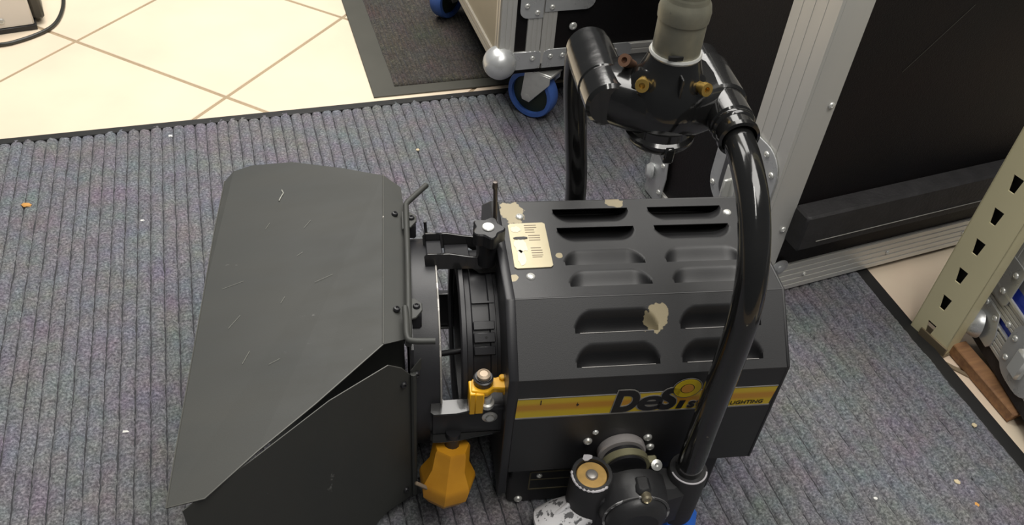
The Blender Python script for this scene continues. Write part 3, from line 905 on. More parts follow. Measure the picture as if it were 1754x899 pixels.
g = G(); g.lathe([(0.0, 0), (0.0075, 0), (0.0075, 0.004), (0.003, 0.005), (0, 0.003)], 16, M=axis((0.193, -WS - 0.028, 0.148), (0, -0.6, 0.8))); g.done('strap_screw', M_steel, lamp)
# white and blue operating cups under the casting
g = G(); g.lathe([(0, -0.004), (0.018, 0), (0.022, 0.010), (0.025, 0.026), (0.033, 0.050), (0.037, 0.075), (0.033, 0.080), (0.0, 0.060)], 26, M=axis((0.112, -0.208, 0.100), (-0.75, -0.15, -0.80)))
g.box(-0.003, 0.003, 0.024, 0.032, 0.02, 0.07, 0.002, M=axis((0.112, -0.208, 0.100), (-0.75, -0.15, -0.80)))
g.done('white_cup', M_white, lamp)
g = G(); g.lathe([(0, 0), (0.018, 0), (0.022, 0.012), (0.032, 0.030), (0.036, 0.050), (0.030, 0.055), (0, 0.04)], 6, M=axis((0.222, -0.206, 0.070), (0.35, 0, -1), 0.4))
g.done('blue_cup', M_blue, lamp, ang=20)

# ---- hanging pole
pole = root('support_pole', toworld((PX, 0, ZK + 0.0605)), LA, 'worn grey metal telescopic pole rising from the yoke of the light', 'pole')
g = G(); g.lathe([(0, 0), (0.0255, 0), (0.0262, 0.003), (0.0262, 0.055), (0.0245, 0.060), (0.0235, 0.068)], 36); sl = g.done('lower_sleeve', M_galv, pole)
g = G(); g.lathe([(0.0235, 0.040), (0.0275, 0.042), (0.0280, 0.052), (0.0262, 0.060), (0.0228, 0.066), (0.0218, 0.070)], 36); g.done('sleeve_shoulder', M_galv, pole)
g = G(); g.lathe([(0.0215, 0.06), (0.0215, 0.75), (0, 0.75)], 36); g.done('upper_tube', M_galv, pole)
g = G(); g.box(-0.016, 0.0, -0.0272, -0.024, 0.006, 0.011, 0.0005); g.done('sleeve_slot', M_dark, pole)

# ================================================================ barn door
bd = root('barn_door', LO, LA, 'matt black barn door shutter clipped on the front of the stage light', 'barn door')
g = G()
g.lathe([(0.1365, 0.0), (0.1405, 0.0), (0.1405, 0.034), (0.118, 0.034), (0.118, 0.032), (0.1365, 0.032), (0.1365, 0.0)], 80, M=axis((-0.087, 0, AX), (-1, 0, 0)))
rim = g.done('round_rim', M_ring, bd)
g = G(); g.lathe([(0.1400, 0), (0.1420, 0.0006), (0.1420, 0.0022), (0.1400, 0.003)], 80, M=axis((-0.0860, 0, AX), (-1, 0, 0)))
g.done('rim_edge', mat('worn_rim_edge', (0.24, 0.23, 0.21), 0.4, 0.3, 0.2, wear=(0.55, (0.5, 0.48, 0.45), 40)), rim)
# square front plate with round hole
g = G()
b2 = bmesh.new(); n = 64; inn = []; outv = []
for i in range(n):
    a_ = 2 * PI * i / n; c, s_ = math.cos(a_), math.sin(a_); q = 0.136 / max(abs(c), abs(s_))
    inn.append((0.118 * c, 0.118 * s_)); outv.append((q * c, q * s_))
for zz in (-0.121, -0.124):
    A_ = [b2.verts.new((zz, y, AX + z)) for y, z in inn]; B_ = [b2.verts.new((zz, y, AX + z)) for y, z in outv]
    for i in range(n):
        j = (i + 1) % n; b2.faces.new((A_[i], A_[j], B_[j], B_[i]))
    if zz == -0.121:
        B0 = B_
for i in range(n):
    j = (i + 1) % n; b2.faces.new((B0[i], B0[j], B_[j], B_[i]))
g.merge(b2)
g.done('front_plate', M_ring, bd)
# top leaf
g = G()
leaf = [(-0.151, 0.190, 0.342), (-0.156, -0.130, 0.341), (-0.232, -0.200, 0.326), (-0.291, -0.250, 0.315), (-0.340, -0.296, 0.305), (-0.379, -0.299, 0.297),
        (-0.380, -0.235, 0.2970), (-0.381, -0.122, 0.297), (-0.382, 0.002, 0.297), (-0.384, 0.126, 0.296), (-0.383, 0.243, 0.296), (-0.372, 0.263, 0.299),
        (-0.347, 0.270, 0.304), (-0.285, 0.261, 0.316), (-0.207, 0.223, 0.331)]
g.sheet(leaf, 0.0012)
tl = g.done('door_leaf', M_leaf, bd, smooth=False); tl['label'] = 'big top leaf, scuffed grey-black'
g = G(); g.sheet([(-0.151, 0.190, 0.3425), (-0.127, 0.172, 0.334), (-0.124, 0.128, 0.333), (-0.127, -0.098, 0.333), (-0.130, -0.116, 0.333), (-0.156, -0.130, 0.3415)], 0.0012)
g.done('leaf_flange', M_leaf, tl, smooth=False)
edge_m = mat('bare_sheet_edge', (0.10, 0.10, 0.09), 0.45, 0.2, 0.2, wear=(0.66, (0.65, 0.62, 0.55), 30))
g = G(); g.tube([Vector(p) + Vector((0, 0, 0.0008)) for p in leaf[1:6]], 0.0009, 5); g.tube([Vector(p) + Vector((0, 0, 0.0008)) for p in leaf[5:11]], 0.0007, 5)
g.tube([(-0.151, 0.190, 0.3436), (-0.156, -0.130, 0.3426)], 0.0009, 5)
g.done('leaf_edge', edge_m, tl)
# scratches on the leaf
g = G()


def on_leaf(x, y):
    return Vector((x, y, 0.342 + (x + 0.153) * 0.198 + 0.0011))


for pts in ([(-0.296, 0.196), (-0.293, 0.188), (-0.296, 0.180), (-0.298, 0.172)], ):
    g.tube([on_leaf(*p) for p in pts], 0.0009, 5)
rs = random.Random(9)
for _ in range(9):
    x, y = rs.uniform(-0.36, -0.19), rs.uniform(-0.16, 0.18); L_ = rs.uniform(0.008, 0.03); a_ = rs.uniform(0.2, 1.3)
    g.tube([on_leaf(x, y), on_leaf(x + L_ * math.cos(a_), y + L_ * math.sin(a_))], 0.0002, 4)
g.done('scratch', mat('scratch_grey', (0.32, 0.32, 0.28), 0.5), tl)
# hinge rod and handle on top
hz = 0.345
g = G(); g.tube(smooth_path([(-0.091, 0.162, hz), (-0.112, 0.134, hz), (-0.1205, 0.122, hz - 0.001), (-0.1215, 0.105, hz - 0.001), (-0.123, 0.0, hz - 0.001), (-0.1255, -0.10, hz - 0.001), (-0.127, -0.133, hz - 0.003)], 5), 0.0040, 10)
g.done('hinge_rod', M_leaf, bd)
g = G(); g.tube(smooth_path([(-0.129, -0.080, hz + 0.005), (-0.1285, -0.100, hz + 0.006), (-0.128, -0.128, hz + 0.006), (-0.122, -0.135, hz + 0.006), (-0.096, -0.137, hz + 0.006)], 6), 0.0038, 10)
g.done('handle', M_leaf, bd)
for (x, y) in ((-0.114, 0.094), (-0.1155, -0.072)):
    s_ = 1 if y > 0 else -1
    g = G(); g.prism([(-0.128, y - 0.022), (-0.116, y - 0.018), (-0.108, y - 0.006), (-0.108, y + 0.006), (-0.116, y + 0.014), (-0.128, y + 0.016)], 0.003, z0=hz - 0.006, bev=0.0008)
    hg = g.done('hinge_tab', M_leaf, bd)
    rivet(hg, (-0.115, y, hz - 0.003), (0, 0, 1), RIVD)
    g = G(); g.box(-0.122, -0.109, y - 0.012, y + 0.010, hz - 0.030, hz - 0.006, 0.002); g.done('hinge_block', M_plast, bd)
rivet(tl, (-0.139, -0.072, 0.3385), (0.2, 0, 1), RIVD); rivet(tl, (-0.137, 0.108, 0.338), (0.2, 0, 1), RIVD)
# near side leaf
g = G()


def side(pt, s=-1):
    t_, z = pt; return Vector((-0.125 - 0.240 * t_, s * (0.140 + 0.165 * t_), z))


sl_ = [(0.0, 0.296), (0.045, 0.319), (0.11, 0.338), (0.38, 0.336), (0.70, 0.314), (0.99, 0.298), (0.99, 0.02), (0.6, 0.012), (0.30, 0.012), (0.15, 0.035), (0.0, 0.035)]
g.sheet([side(p) for p in sl_], 0.0012)
sdl = g.done('door_leaf', M_leaf, bd, smooth=False); sdl['label'] = 'dark near side leaf, bent outward'
g = G(); g.tube([side((t_, z)) + Vector((0, -0.001, 0)) for t_, z in sl_[:5]], 0.0006, 5); g.done('leaf_edge', edge_m, sdl)
g = G(); g.sheet([(-0.124, -0.141, 0.305), (-0.112, -0.134, 0.318), (-0.112, -0.134, 0.300), (-0.120, -0.139, 0.285), (-0.120, -0.139, 0.06), (-0.112, -0.135, 0.03), (-0.126, -0.142, 0.03)], 0.0014); g.done('hinge_strip', M_leaf, sdl, smooth=False)
for p in ((-0.1185, -0.1395, 0.296), (-0.134, -0.148, 0.288), (-0.1185, -0.1395, 0.068), (-0.134, -0.148, 0.060)):
    rivet(sdl, p, (0.45, -0.85, 0.1), RIVD)
g = G(); g.tube([(-0.122, -0.142, 0.30), (-0.122, -0.142, 0.04)], 0.0038, 8); g.done('hinge_rod', M_leaf, bd)
# far side leaf, less open
g = G(); g.sheet([Vector((-0.125 - 0.225 * t_, 0.140 + 0.055 * t_, z)) for t_, z in [(0, 0.296), (0.11, 0.305), (0.98, 0.262), (0.99, 0.03), (0.15, 0.035), (0, 0.035)]], 0.0012)
fl_ = g.done('door_leaf', M_leaf, bd, smooth=False); fl_['label'] = 'far side leaf under the top leaf'
# bottom leaf
g = G(); g.sheet([(-0.128, -0.118, 0.066), (-0.128, 0.118, 0.066), (-0.330, 0.240, 0.010), (-0.330, -0.240, 0.010)], 0.0012)
bl = g.done('door_leaf', M_leaf, bd, smooth=False); bl['label'] = 'bottom leaf sloping down to the carpet'


# ================================================================ flight cases
def extrusion(g, x0, x1, z0, z1, y, ribs=3, vert=False, thick=0.004, groove=0.0016):
    """ribbed strip lying on plane y (facing -y): long ribs along x, or along z if vert"""
    g.box(x0, x1, y - thick + groove, y + 0.001, z0, z1)
    w = (x1 - x0) if vert else (z1 - z0); st = w / ribs
    for i in range(ribs):
        a_, b_ = i * st + st * 0.10, (i + 1) * st - st * 0.10
        if vert:
            g.box(x0 + a_, x0 + b_, y - thick, y, z0, z1, 0.0006)
        else:
            g.box(x0, x1, y - thick, y, z0 + a_, z0 + b_, 0.0006)


def rot_sub(M, g2, g):
    """merge g2 transformed by M into g"""
    g.merge(g2.bm, M)


def ball(parent, p, r=0.026, squash=0.85, d=(-1, -1, -1)):
    g = G(); g.lathe([(0, r)] + [(r * math.sin(a_ * PI / 12), r * math.cos(a_ * PI / 12)) for a_ in range(1, 12)] + [(0, -r)], 24, M=Matrix.Translation(p))
    return g.done('ball_corner', M_plate, parent)


def rounded(x0, x1, z0, z1, r, which=(1, 1, 1, 1), n=5):
    """rounded rectangle outline; which = bl, br, tr, tl"""
    P = []
    for k, (cx_, cz_, a0) in enumerate(((x0 + r, z0 + r, 180), (x1 - r, z0 + r, 270), (x1 - r, z1 - r, 0), (x0 + r, z1 - r, 90))):
        if which[k]:
            for i in range(n + 1):
                a_ = math.radians(a0 + 90 * i / n); P.append((cx_ + r * math.cos(a_), cz_ + r * math.sin(a_)))
        else:
            P.append(((x0, z0), (x1, z0), (x1, z1), (x0, z1))[k])
    return P


def plate(parent, poly, y, th=0.0022, name='corner_plate', m=None, M=None):
    g = G(); g.prism(poly, th, M=(M or Matrix()) @ Matrix(((1, 0, 0, 0), (0, 0, -1, y), (0, 1, 0, 0), (0, 0, 0, 1))), bev=0.0007)
    return g.done(name, m or M_plate, parent)


def castor(name, loc, rz, label, tilt=0.0, bracket=True):
    c = root(name, loc, rz, label, 'castor wheel', 'blue castor wheels under the flight case')
    g = G(); r = 0.058
    g.lathe([(r - 0.012, -0.017), (r - 0.003, -0.017), (r, -0.011), (r, 0.011), (r - 0.003, 0.017), (r - 0.012, 0.017), (r - 0.013, 0.0), (r - 0.012, -0.017)], 40, M=axis((0, 0, r), (0, 1, 0)))
    g.done('tyre', M_tyre, c)
    g = G(); g.lathe([(0, -0.010), (0.014, -0.014), (0.016, -0.010), (r - 0.011, -0.008), (r - 0.011, 0.008), (0.016, 0.010), (0, 0.014)], 32, M=axis((0, 0, r), (0, 1, 0)))
    g.done('hub', mat('dark_green_hub', (0.018, 0.028, 0.016), 0.5), c)
    g = G()
    for s in (-1, 1):
        g.prism([(-0.012, r - 0.010), (0.006, r - 0.012), (0.052, r + 0.048), (0.052, r + 0.066), (-0.010, r + 0.066), (-0.016, r)], 0.003, M=Matrix(((1, 0, 0, 0), (0, 0, -1, s * 0.024), (0, 1, 0, 0), (0, 0, 0, 1))), bev=0.0006)
    g.box(-0.02, 0.055, -0.026, 0.026, r + 0.062, r + 0.070, 0.002)
    g.done('fork', M_steel, c)
    g = G(); g.lathe([(0, 0), (0.008, 0), (0.008, 0.004), (0, 0.005)], 6, M=axis((0, -0.024, r), (0, -1, 0))); g.done('axle_nut', M_steel, c)
    return c


# --- case standing behind (tall, on castors)
C1A = math.radians(20.5)
c1 = root('flight_case', (-0.067, 1.603, 0), C1A, 'black flight case on blue castors, silver edged, behind the light at the top', 'flight case')
W1, D1, Z0, H1 = 1.0, 0.62, 0.155, 0.75
g = G(); g.box(0.004, W1, 0.004, D1, Z0 - 0.0, Z0 + H1); g.done('front_panel', M_panelk, c1, smooth=False)
g = G(); g.box(-0.001, 0.006, 0.02, D1 - 0.02, Z0 + 0.02, Z0 + H1); g.done('side_panel', M_tan, c1, smooth=False)
g = G(); g.box(0.02, W1, 0.012, D1, Z0 - 0.018, Z0, 0.001); g.done('castor_board', M_panelk, c1, smooth=False)
g = G(); extrusion(g, -0.002, 0.030, Z0, Z0 + H1, 0.004, 3, True, 0.006); g.done('edge_extrusion', M_alu, c1, smooth=False)
# centre joint: two extrusions side by side
for x0 in (0.0560, 0.0880):
    g = G(); extrusion(g, x0, x0 + 0.0305, Z0 + 0.01, Z0 + H1, 0.004, 3, True, 0.006); g.done('edge_extrusion', M_alu, c1, smooth=False)
g = G(); extrusion(g, 0.0, 0.091, Z0 - 0.002, Z0 + 0.040, 0.004, 3, False, 0.005); g.done('edge_extrusion', M_alu, c1, smooth=False)
g = G(); extrusion(g, 0.094, W1, Z0 - 0.002, Z0 + 0.040, 0.004, 3, False, 0.005); g.done('edge_extrusion', M_alu, c1, smooth=False)
# left side: bottom rail and corner post on the side face
MS = Matrix(((0, 1, 0, 0.0), (1, 0, 0, 0.0), (0, 0, 1, 0), (0, 0, 0, 1)))     # swaps x and y: side face looks to -x
g = G(); g2 = G(); extrusion(g2, 0.0, D1, Z0 - 0.002, Z0 + 0.030, 0.0, 2, False, 0.005); rot_sub(MS, g2, g); bmesh.ops.recalc_face_normals(g.bm, faces=g.bm.faces[:])
g.done('edge_extrusion', mat('lit_tint_rail_alloy', (0.62, 0.58, 0.50), 0.4, 0.6), c1, smooth=False)  # side face rails: alloy tinted as if lit, light put into the colour
g = G(); g2 = G(); extrusion(g2, 0.0, 0.028, Z0, Z0 + H1, 0.0, 2, True, 0.005); rot_sub(MS, g2, g); bmesh.ops.recalc_face_normals(g.bm, faces=g.bm.faces[:])
g.done('edge_extrusion', MATS['lit_tint_rail_alloy'], c1, smooth=False)
ball(c1, (0.002, 0.004, Z0 + 0.018), 0.0360)
p_ = plate(c1, rounded(0.020, 0.091, Z0 - 0.001, Z0 + 0.041, 0.010, (0, 1, 1, 0)), 0.0)
rivet(p_, (0.072, -0.0035, Z0 + 0.025), (0, -1, 0))
p_ = plate(c1, rounded(0.0945, 0.30, Z0 - 0.001, Z0 + 0.043, 0.014, (0, 1, 1, 1)), 0.0)
for x in (0.112, 0.139, 0.19, 0.26):
    rivet(p_, (x, -0.0035, Z0 + 0.027), (0, -1, 0))
zz = Z0 + 0.118
p_ = plate(c1, rounded(0.036, 0.0865, zz, zz + 0.20, 0.018, (1, 0, 1, 1)), -0.0025, name='joint_plate')
rivet(p_, (0.050, -0.005, zz + 0.028), (0, -1, 0)); rivet(p_, (0.073, -0.005, zz + 0.012), (0, -1, 0))
p_ = plate(c1, rounded(0.0885, 0.198, zz + 0.012, zz + 0.20, 0.020, (0, 1, 1, 0)), -0.0025, name='joint_plate')
for (x, z) in ((0.104, zz + 0.022), (0.176, zz + 0.050), (0.104, zz + 0.07)):
    rivet(p_, (x, -0.005, z), (0, -1, 0))
rivet(c1, (0.156, -0.001, Z0 + 0.092), (0, -1, 0), rivet_mesh('large_rivet', 0.009, 0.004, M_bright))
for x in (0.55, 0.8):
    rivet(c1, (x, -0.001, Z0 + 0.092), (0, -1, 0))
castor('castor', (0.010, 1.678, 0.009), math.radians(-28), 'blue-tyred castor under the near left corner of the black flight case')
castor('castor', (-0.236, 2.115, 0.006), math.radians(60), 'blue-tyred castor under the far left corner, at the top edge')

# --- big case at right
C2A = math.radians(25.5)
c2 = root('flight_case', (0.414, 1.121, 0), C2A, 'large upright black flight case with wide silver corner edge, right behind the light', 'flight case')
W2, D2, H2, B2 = 0.78, 0.345, 1.05, 0.013
g = G(); g.box(0.003, W2, 0.003, D2, B2 + 0.004, H2); g.done('body_panel', M_panelk, c2, smooth=False)
# right (front) face: corner extrusion and bottom rails
g = G(); extrusion(g, -0.003, 0.056, B2, H2, 0.003, 1, True, 0.005, 0.0005); g.done('corner_extrusion', M_alu, c2, smooth=False)
g = G(); extrusion(g, 0.058, W2, B2, B2 + 0.068, 0.003, 5, False, 0.005); g.done('bottom_extrusion', M_alu, c2, smooth=False)
# left face (looks to -x)
g = G(); g2 = G(); extrusion(g2, -0.001, 0.092, B2, H2, 0.003, 4, True, 0.005, 0.0006); rot_sub(MS, g2, g); bmesh.ops.recalc_face_normals(g.bm, faces=g.bm.faces[:])
g.done('corner_extrusion', M_alu, c2, smooth=False)
g = G(); g2 = G(); extrusion(g2, D2 - 0.032, D2, B2, H2, 0.003, 2, True, 0.005); rot_sub(MS, g2, g); bmesh.ops.recalc_face_normals(g.bm, faces=g.bm.faces[:])
g.done('corner_extrusion', M_alu, c2, smooth=False)
g = G(); g2 = G(); extrusion(g2, 0.09, D2, B2, B2 + 0.030, 0.003, 2, False, 0.005); rot_sub(MS, g2, g); bmesh.ops.recalc_face_normals(g.bm, faces=g.bm.faces[:])
g.done('bottom_extrusion', M_alu, c2, smooth=False)
# rear-left corner plate with rivets
MSide = Matrix(((0, 0, 1, 0), (1, 0, 0, 0), (0, 1, 0, 0), (0, 0, 0, 1)))   # (u,v,w) -> x=w, y=u, z=v
def splate(poly, x, th, name, m=M_plate):
    g = G(); g.prism(poly, th, M=Matrix(((0, 0, -1, x), (1, 0, 0, 0), (0, 1, 0, 0), (0, 0, 0, 1))), bev=0.0007); bmesh.ops.recalc_face_normals(g.bm, faces=g.bm.faces[:])
    return g.done(name, m, c2)


p_ = splate([(D2 + 0.002, B2), (D2 + 0.002, B2 + 0.13), (D2 - 0.035, B2 + 0.145), (D2 - 0.054, B2 + 0.125), (D2 - 0.062, B2 + 0.07), (D2 - 0.056, B2 + 0.0)], -0.003, 0.003, 'corner_plate')
for (y, z) in ((D2 - 0.046, B2 + 0.092), (D2 - 0.050, B2 + 0.030), (D2 - 0.020, B2 + 0.115)):
    rivet(p_, (-0.0065, y, z), (-1, 0, 0))
g = G(); g.lathe([(0, 0), (0.016, 0), (0.018, 0.006), (0.012, 0.014), (0, 0.016)], 20, M=axis((-0.004, D2 - 0.012, B2 + 0.055), (-1, 0.5, 0))); g.done('ball_corner', M_plate, c2)
# recessed latch dish
y0, y1, z0, z1 = 0.002, 0.160, 0.150, 0.330
p_ = splate(rounded(y0, y1, z0, z1, 0.045, n=7), -0.003, 0.0025, 'latch_dish')
g = G(); q = rounded(y0 + 0.030, y1 - 0.030, z0 + 0.022, z1 - 0.030, 0.025, n=6)
g.prism(q, 0.002, M=Matrix(((0, 0, -1, -0.0056), (1, 0, 0, 0), (0, 1, 0, 0), (0, 0, 0, 1)))); g.done('dish_recess_shade', mat('shaded_steel', (0.18, 0.18, 0.18), 0.3, 0.9), p_)  # flat plate, darker steel colour paints the shade of the recess
g = G(); g.box(-0.018, -0.007, 0.070, 0.112, 0.185, 0.250, 0.004); g.lathe([(0, 0), (0.020, 0), (0.022, 0.003), (0.020, 0.006), (0, 0.006)], 24, M=axis((-0.009, 0.090, 0.205), (-1, 0, 0)))
g.box(-0.032, -0.016, 0.087, 0.093, 0.185, 0.232, 0.002)
g.done('butterfly_catch', M_bright, p_)
for (y, z) in ((0.016, 0.290), (0.018, 0.245), (0.040, 0.315), (0.018, 0.190), (0.148, 0.290), (0.148, 0.180), (0.090, 0.318)):
    rivet(p_, (-0.0058, y, z), (-1, 0, 0))
rivet(c2, (-0.0025, 0.050, 0.115), (-1, 0, 0))
# rivets on the right face extrusion
for (x, z) in ((0.046, 0.425), (0.043, 0.178), (0.046, 0.78)):
    rivet(c2, (x, -0.0025, z), (0, -1, 0))
g = G(); g.lathe([(0, 0), (0.017, 0), (0.0175, 0.002), (0.015, 0.003), (0.008, 0.004), (0.0075, 0.007), (0, 0.008)], 24, M=axis((0.068, -0.002, 0.082), (0, -1, 0))); g.done('washer_bolt', M_plate, c2)
for x in (0.135, 0.33, 0.52):
    rivet(c2, (x, -0.0025, 0.047), (0, -1, 0), RIVS)
# padded bumper bar
g = G(); g.box(0.055, 0.74, -0.036, 0.004, 0.150, 0.226, 0.010, seg=3); g.done('bumper_bar', M_foam, c2)
g = G(); g.tube([(0.09, -0.037, 0.168), (0.73, -0.037, 0.170)], 0.0008, 5); g.done('bar_seam', M_line, c2)
# faint scratches
g = G(); g.tube([(0.17, 0.0026, 0.46), (0.26, 0.0026, 0.56)], 0.0003, 4)
g.done('scratch', mat('scratch_dull', (0.045, 0.042, 0.03), 0.6), c2)

# --- shelf upright
pa = math.radians(-58.8)
post = root('shelf_upright', (0.732, 1.111, 0), pa, 'cream slotted metal shelf upright at the right', 'shelf post')
PW = 0.0765
g = G(); b = bmesh.new()
slots = [(0.0215 + 0.0645 * k) for k in range(0, 26)]
HT = 1.75
us = [0, 0.023, 0.041, PW]


def slot_x(z_):    # slots slant slightly
    return 0.024, 0.041


zs_prev = 0.0
zlist = []
for z_ in slots:
    zlist += [z_ - 0.014 + 0.008, z_ + 0.014 + 0.008]
zl = [0.0] + zlist + [HT]
bmf = bmesh.new()
for k in range(len(zl) - 1):
    za, zb = zl[k], zl[k + 1]
    for (ua, ub) in ((0, 0.023), (0.023, 0.042), (0.042, PW)):
        if k % 2 == 1 and ua == 0.023:
            # trapezoid slot: fill thin wedges only
            bmf.faces.new([bmf.verts.new(q) for q in ((0.023, 0, za), (0.0285, 0, za), (0.0235, 0, zb), (0.023, 0, zb))])
            bmf.faces.new([bmf.verts.new(q) for q in ((0.0385, 0, za), (0.042, 0, za), (0.042, 0, zb), (0.0415, 0, zb))])
            continue
        bmf.faces.new([bmf.verts.new(q) for q in ((ua, 0, za), (ub, 0, za), (ub, 0, zb), (ua, 0, zb))])
bmesh.ops.remove_doubles(bmf, verts=bmf.verts[:], dist=1e-5)
r_ = bmesh.ops.extrude_face_region(bmf, geom=bmf.faces[:])
for v in r_['geom']:
    if isinstance(v, bmesh.types.BMVert):
        v.co.y += 0.0022
bmesh.ops.recalc_face_normals(bmf, faces=bmf.faces[:])
gg = G(); gg.bm.free(); gg.bm = bmf; gg.done('slotted_face', M_post, post, smooth=False)
g = G(); g.box(PW - 0.0022, PW, 0.0, 0.032, 0.0, HT, 0.0005); g.box(0.0, 0.0022, 0.0, 0.03, 0.0, HT, 0.0005); g.done('return_flange', M_post, post, smooth=False)
g = G(); g.box(0.004, PW - 0.004, 0.012, 0.014, 0.03, HT - .01); g.done('inner_web', M_dark, post, smooth=False)
g = G(); g.box(-0.002, PW + 0.004, -0.010, 0.034, 0.0, 0.004, 0.001); g.box(0.02, PW + 0.003, -0.0035, 0.0, 0.0, 0.022, 0.001); g.done('foot_plate', mat('tarnished_foot', (0.24, 0.19, 0.12), 0.5, 0.4), post)

# --- small case at the right edge, raised on a timber
c3a = math.radians(-82)
c3 = root('flight_case', (0.818, 1.092, 0), c3a, 'small silver and blue flight case at the right edge behind the shelf upright', 'flight case')
zb = 0.028
g = G(); g.box(0.01, 0.60, 0.004, 0.50, zb + 0.01, zb + 0.145); g.done('blue_panel', M_panelb, c3, smooth=False)
g = G(); g.box(0.01, 0.60, 0.004, 0.50, zb + 0.145, 0.40); g.done('grey_panel', mat('grey_sheet', (0.28, 0.28, 0.27), 0.4, 0.4, 0.2, 10), c3, smooth=False)
g = G(); g.box(0.01, 0.60, 0.001, 0.48, zb, zb + 0.026, 0.001); g.done('base_board', M_foam, c3, smooth=False)
for (za, zc, n_) in ((zb + 0.026, zb + 0.062, 4), (zb + 0.083, zb + 0.120, 5)):
    g = G(); extrusion(g, 0.0, 0.60, za, zc, 0.004, n_, False, 0.006, 0.002); g.done('edge_extrusion', M_alu, c3, smooth=False)
g = G(); extrusion(g, -0.004, 0.030, zb + 0.02, 0.40, 0.004, 2, True, 0.005, 0.0008); g.done('corner_extrusion', M_alu, c3, smooth=False)
g = G(); g.box(-0.006, 0.60, -0.006, -0.001, zb + 0.122, zb + 0.128, 0.001); g.box(-0.004, 0.6, -0.003, 0.004, zb + 0.066, zb + 0.070, 0.0008); g.done('bright_lip', M_bright, c3)
p_ = plate(c3, [(0.0, zb + 0.020), (0.060, zb + 0.020), (0.066, zb + 0.030), (0.066, zb + 0.052), (0.048, zb + 0.088), (0.0, zb + 0.088)], -0.002)
rivet(p_, (0.044, -0.0045, zb + 0.075), (0, -1, 0)); rivet(p_, (0.010, -0.0045, zb + 0.082), (0, -1, 0))
g = G(); g.lathe([(0.027, 0), (0.026, 0.006), (0.022, 0.016), (0.014, 0.023), (0, 0.026)], 28, M=axis((0.018, -0.002, zb + 0.036), (-0.35, -1, 0.0))); g.done('ball_corner', M_plate, c3)
p_ = plate(c3, rounded(-0.004, 0.050, zb + 0.105, zb + 0.185, 0.012, (0, 1, 1, 0)), -0.0035)
rivet(p_, (0.034, -0.006, zb + 0.165), (0, -1, 0)); rivet(p_, (0.028, -0.006, zb + 0.125), (0, -1, 0))
rivet(c3, (0.072, -0.002, zb + 0.090), (0, -1, 0))
p_ = plate(c3, rounded(0.088, 0.19, zb + 0.018, zb + 0.130, 0.040, n=6), -0.002, name='latch_dish')
for (x, z) in ((0.101, zb + 0.088), (0.106, zb + 0.048), (0.14, zb + 0.12)):
    rivet(p_, (x, -0.0045, z), (0, -1, 0))
g = G(); g.box(0.125, 0.155, -0.016, -0.002, zb + 0.045, zb + 0.095, 0.004); g.done('butterfly_catch', M_bright, p_)

wd_o = root('timber_batten', (0.825, 0.985, 0), math.radians(-70), 'short raw wooden batten on the tiles beneath the small blue flight case', 'wood block')
g = G(); g.box(-0.085, 0.075, -0.014, 0.016, 0.0005, 0.024, 0.002); bt = g.done('batten', M_wood, wd_o)
for v in bt.data.vertices:
    v.co.x += 0.004 * math.sin(v.co.y * 300 + v.co.z * 200)
for fx, fy in ((0.04, 0.06), (0.04, 0.42), (0.56, 0.06), (0.56, 0.42)):
    g = G(); g.lathe([(0, 0.0003), (0.014, 0.0003), (0.017, zb), (0, zb)], 16, M=Matrix.Translation((fx, fy + 0.04, 0))); g.done('rubber_foot', M_foam, c3)
g = G(); g.prism([(0, 0), (0.042, -0.028), (0.046, -0.024), (0.004, 0.008)], 0.003, M=Matrix.Translation((0.768, 1.025, 0.0003)))
o = g.done('metal_strip', mat('dull_strip', (0.22, 0.17, 0.11), 0.6), None, smooth=False)
tag(o, 'thin brown strip lying on the tile by the foot of the shelf upright', 'strip')

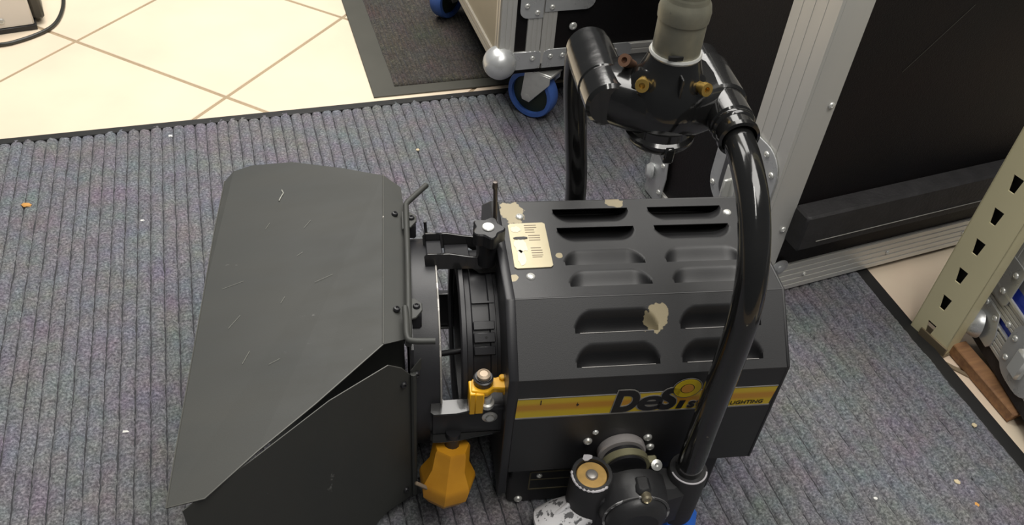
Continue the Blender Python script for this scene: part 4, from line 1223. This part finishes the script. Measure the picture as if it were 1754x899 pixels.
# --- device and cable in the upper left corner
dv = root('equipment_box', (-1.218, 1.853, 0), math.radians(30), 'off-white metal equipment box with black base at the top left corner', 'equipment')
g = G(); g.box(-0.26, 0.0, 0.0, 0.20, 0.012, 0.16, 0.003); g.done('white_cover', M_device, dv)
g = G(); g.box(-0.265, 0.004, -0.003, 0.21, 0.0005, 0.013, 0.001); g.done('black_base', M_plast, dv)
g = G(); g.box(0.0005, 0.026, 0.020, 0.20, 0.0135, 0.14, 0.006); g.done('black_side', mat('dark_olive_plastic', (0.055, 0.05, 0.04), 0.45), dv)
rivet(dv, (-0.068, -0.001, 0.032), (0, -1, 0), rivet_mesh('large_screw', 0.008, 0.003, M_steel), 'screw')
cp = [(-1.45, 1.72), (-1.36, 1.735), (-1.262, 1.757), (-1.222, 1.788), (-1.190, 1.838), (-1.182, 1.885), (-1.196, 1.95), (-1.225, 2.02), (-1.28, 2.12)]
g = G(); g.tube(smooth_path([(x, y, 0.0052) for x, y in cp], 8), 0.0048, 10)
tag(g.done('power_cable', M_cable), 'black cable curving over the tiles around the equipment box', 'cable')

# --- crumbs on the carpet
for (x, y, r_, m_, lab, sq, nm) in (
        (-0.925, 1.201, 0.0065, M_chip2, 'tan wood flake on the carpet far left', 1.9, 'wood_flake'),
        (-0.225, 1.497, 0.0045, M_chip1, 'pale crumb on the carpet below the dark mat corner', 1.0, 'crumb'),
        (-0.745, 1.462, 0.0040, M_chip3, 'small white speck by the far carpet edge on the left', 1.5, 'crumb'),
        (-0.547, 0.724, 0.0040, M_chip3, 'small white speck on the carpet left of the barn door', 1.6, 'crumb'),
        (0.775, 0.892, 0.0048, M_chip1, 'pale pebble on the carpet near its right edge', 1.1, 'crumb'),
        (0.711, 0.778, 0.0048, M_chip1, 'pale round crumb on the carpet at lower right', 1.2, 'crumb'),
        (0.727, 0.740, 0.0048, M_chip2, 'orange crumb on the carpet at lower right', 1.3, 'crumb'),
        (0.575, 0.735, 0.0030, M_chip3, 'tiny white speck on the carpet right of the light', 1.3, 'crumb'),
        (-0.70, 1.19, 0.0032, M_chip3, 'tiny white speck on the carpet above left of the barn door', 1.6, 'crumb')):
    g = G(); b2 = bmesh.new(); bmesh.ops.create_icosphere(b2, subdivisions=1, radius=r_)
    for v in b2.verts:
        v.co = Vector((v.co.x * sq * random.uniform(.8, 1.15), v.co.y * random.uniform(.8, 1.15), v.co.z * 0.45))
    g.merge(b2, Matrix.Translation((x, y, 0.0068 + r_ * 0.35)))
    tag(g.done(nm, m_), lab, 'debris')
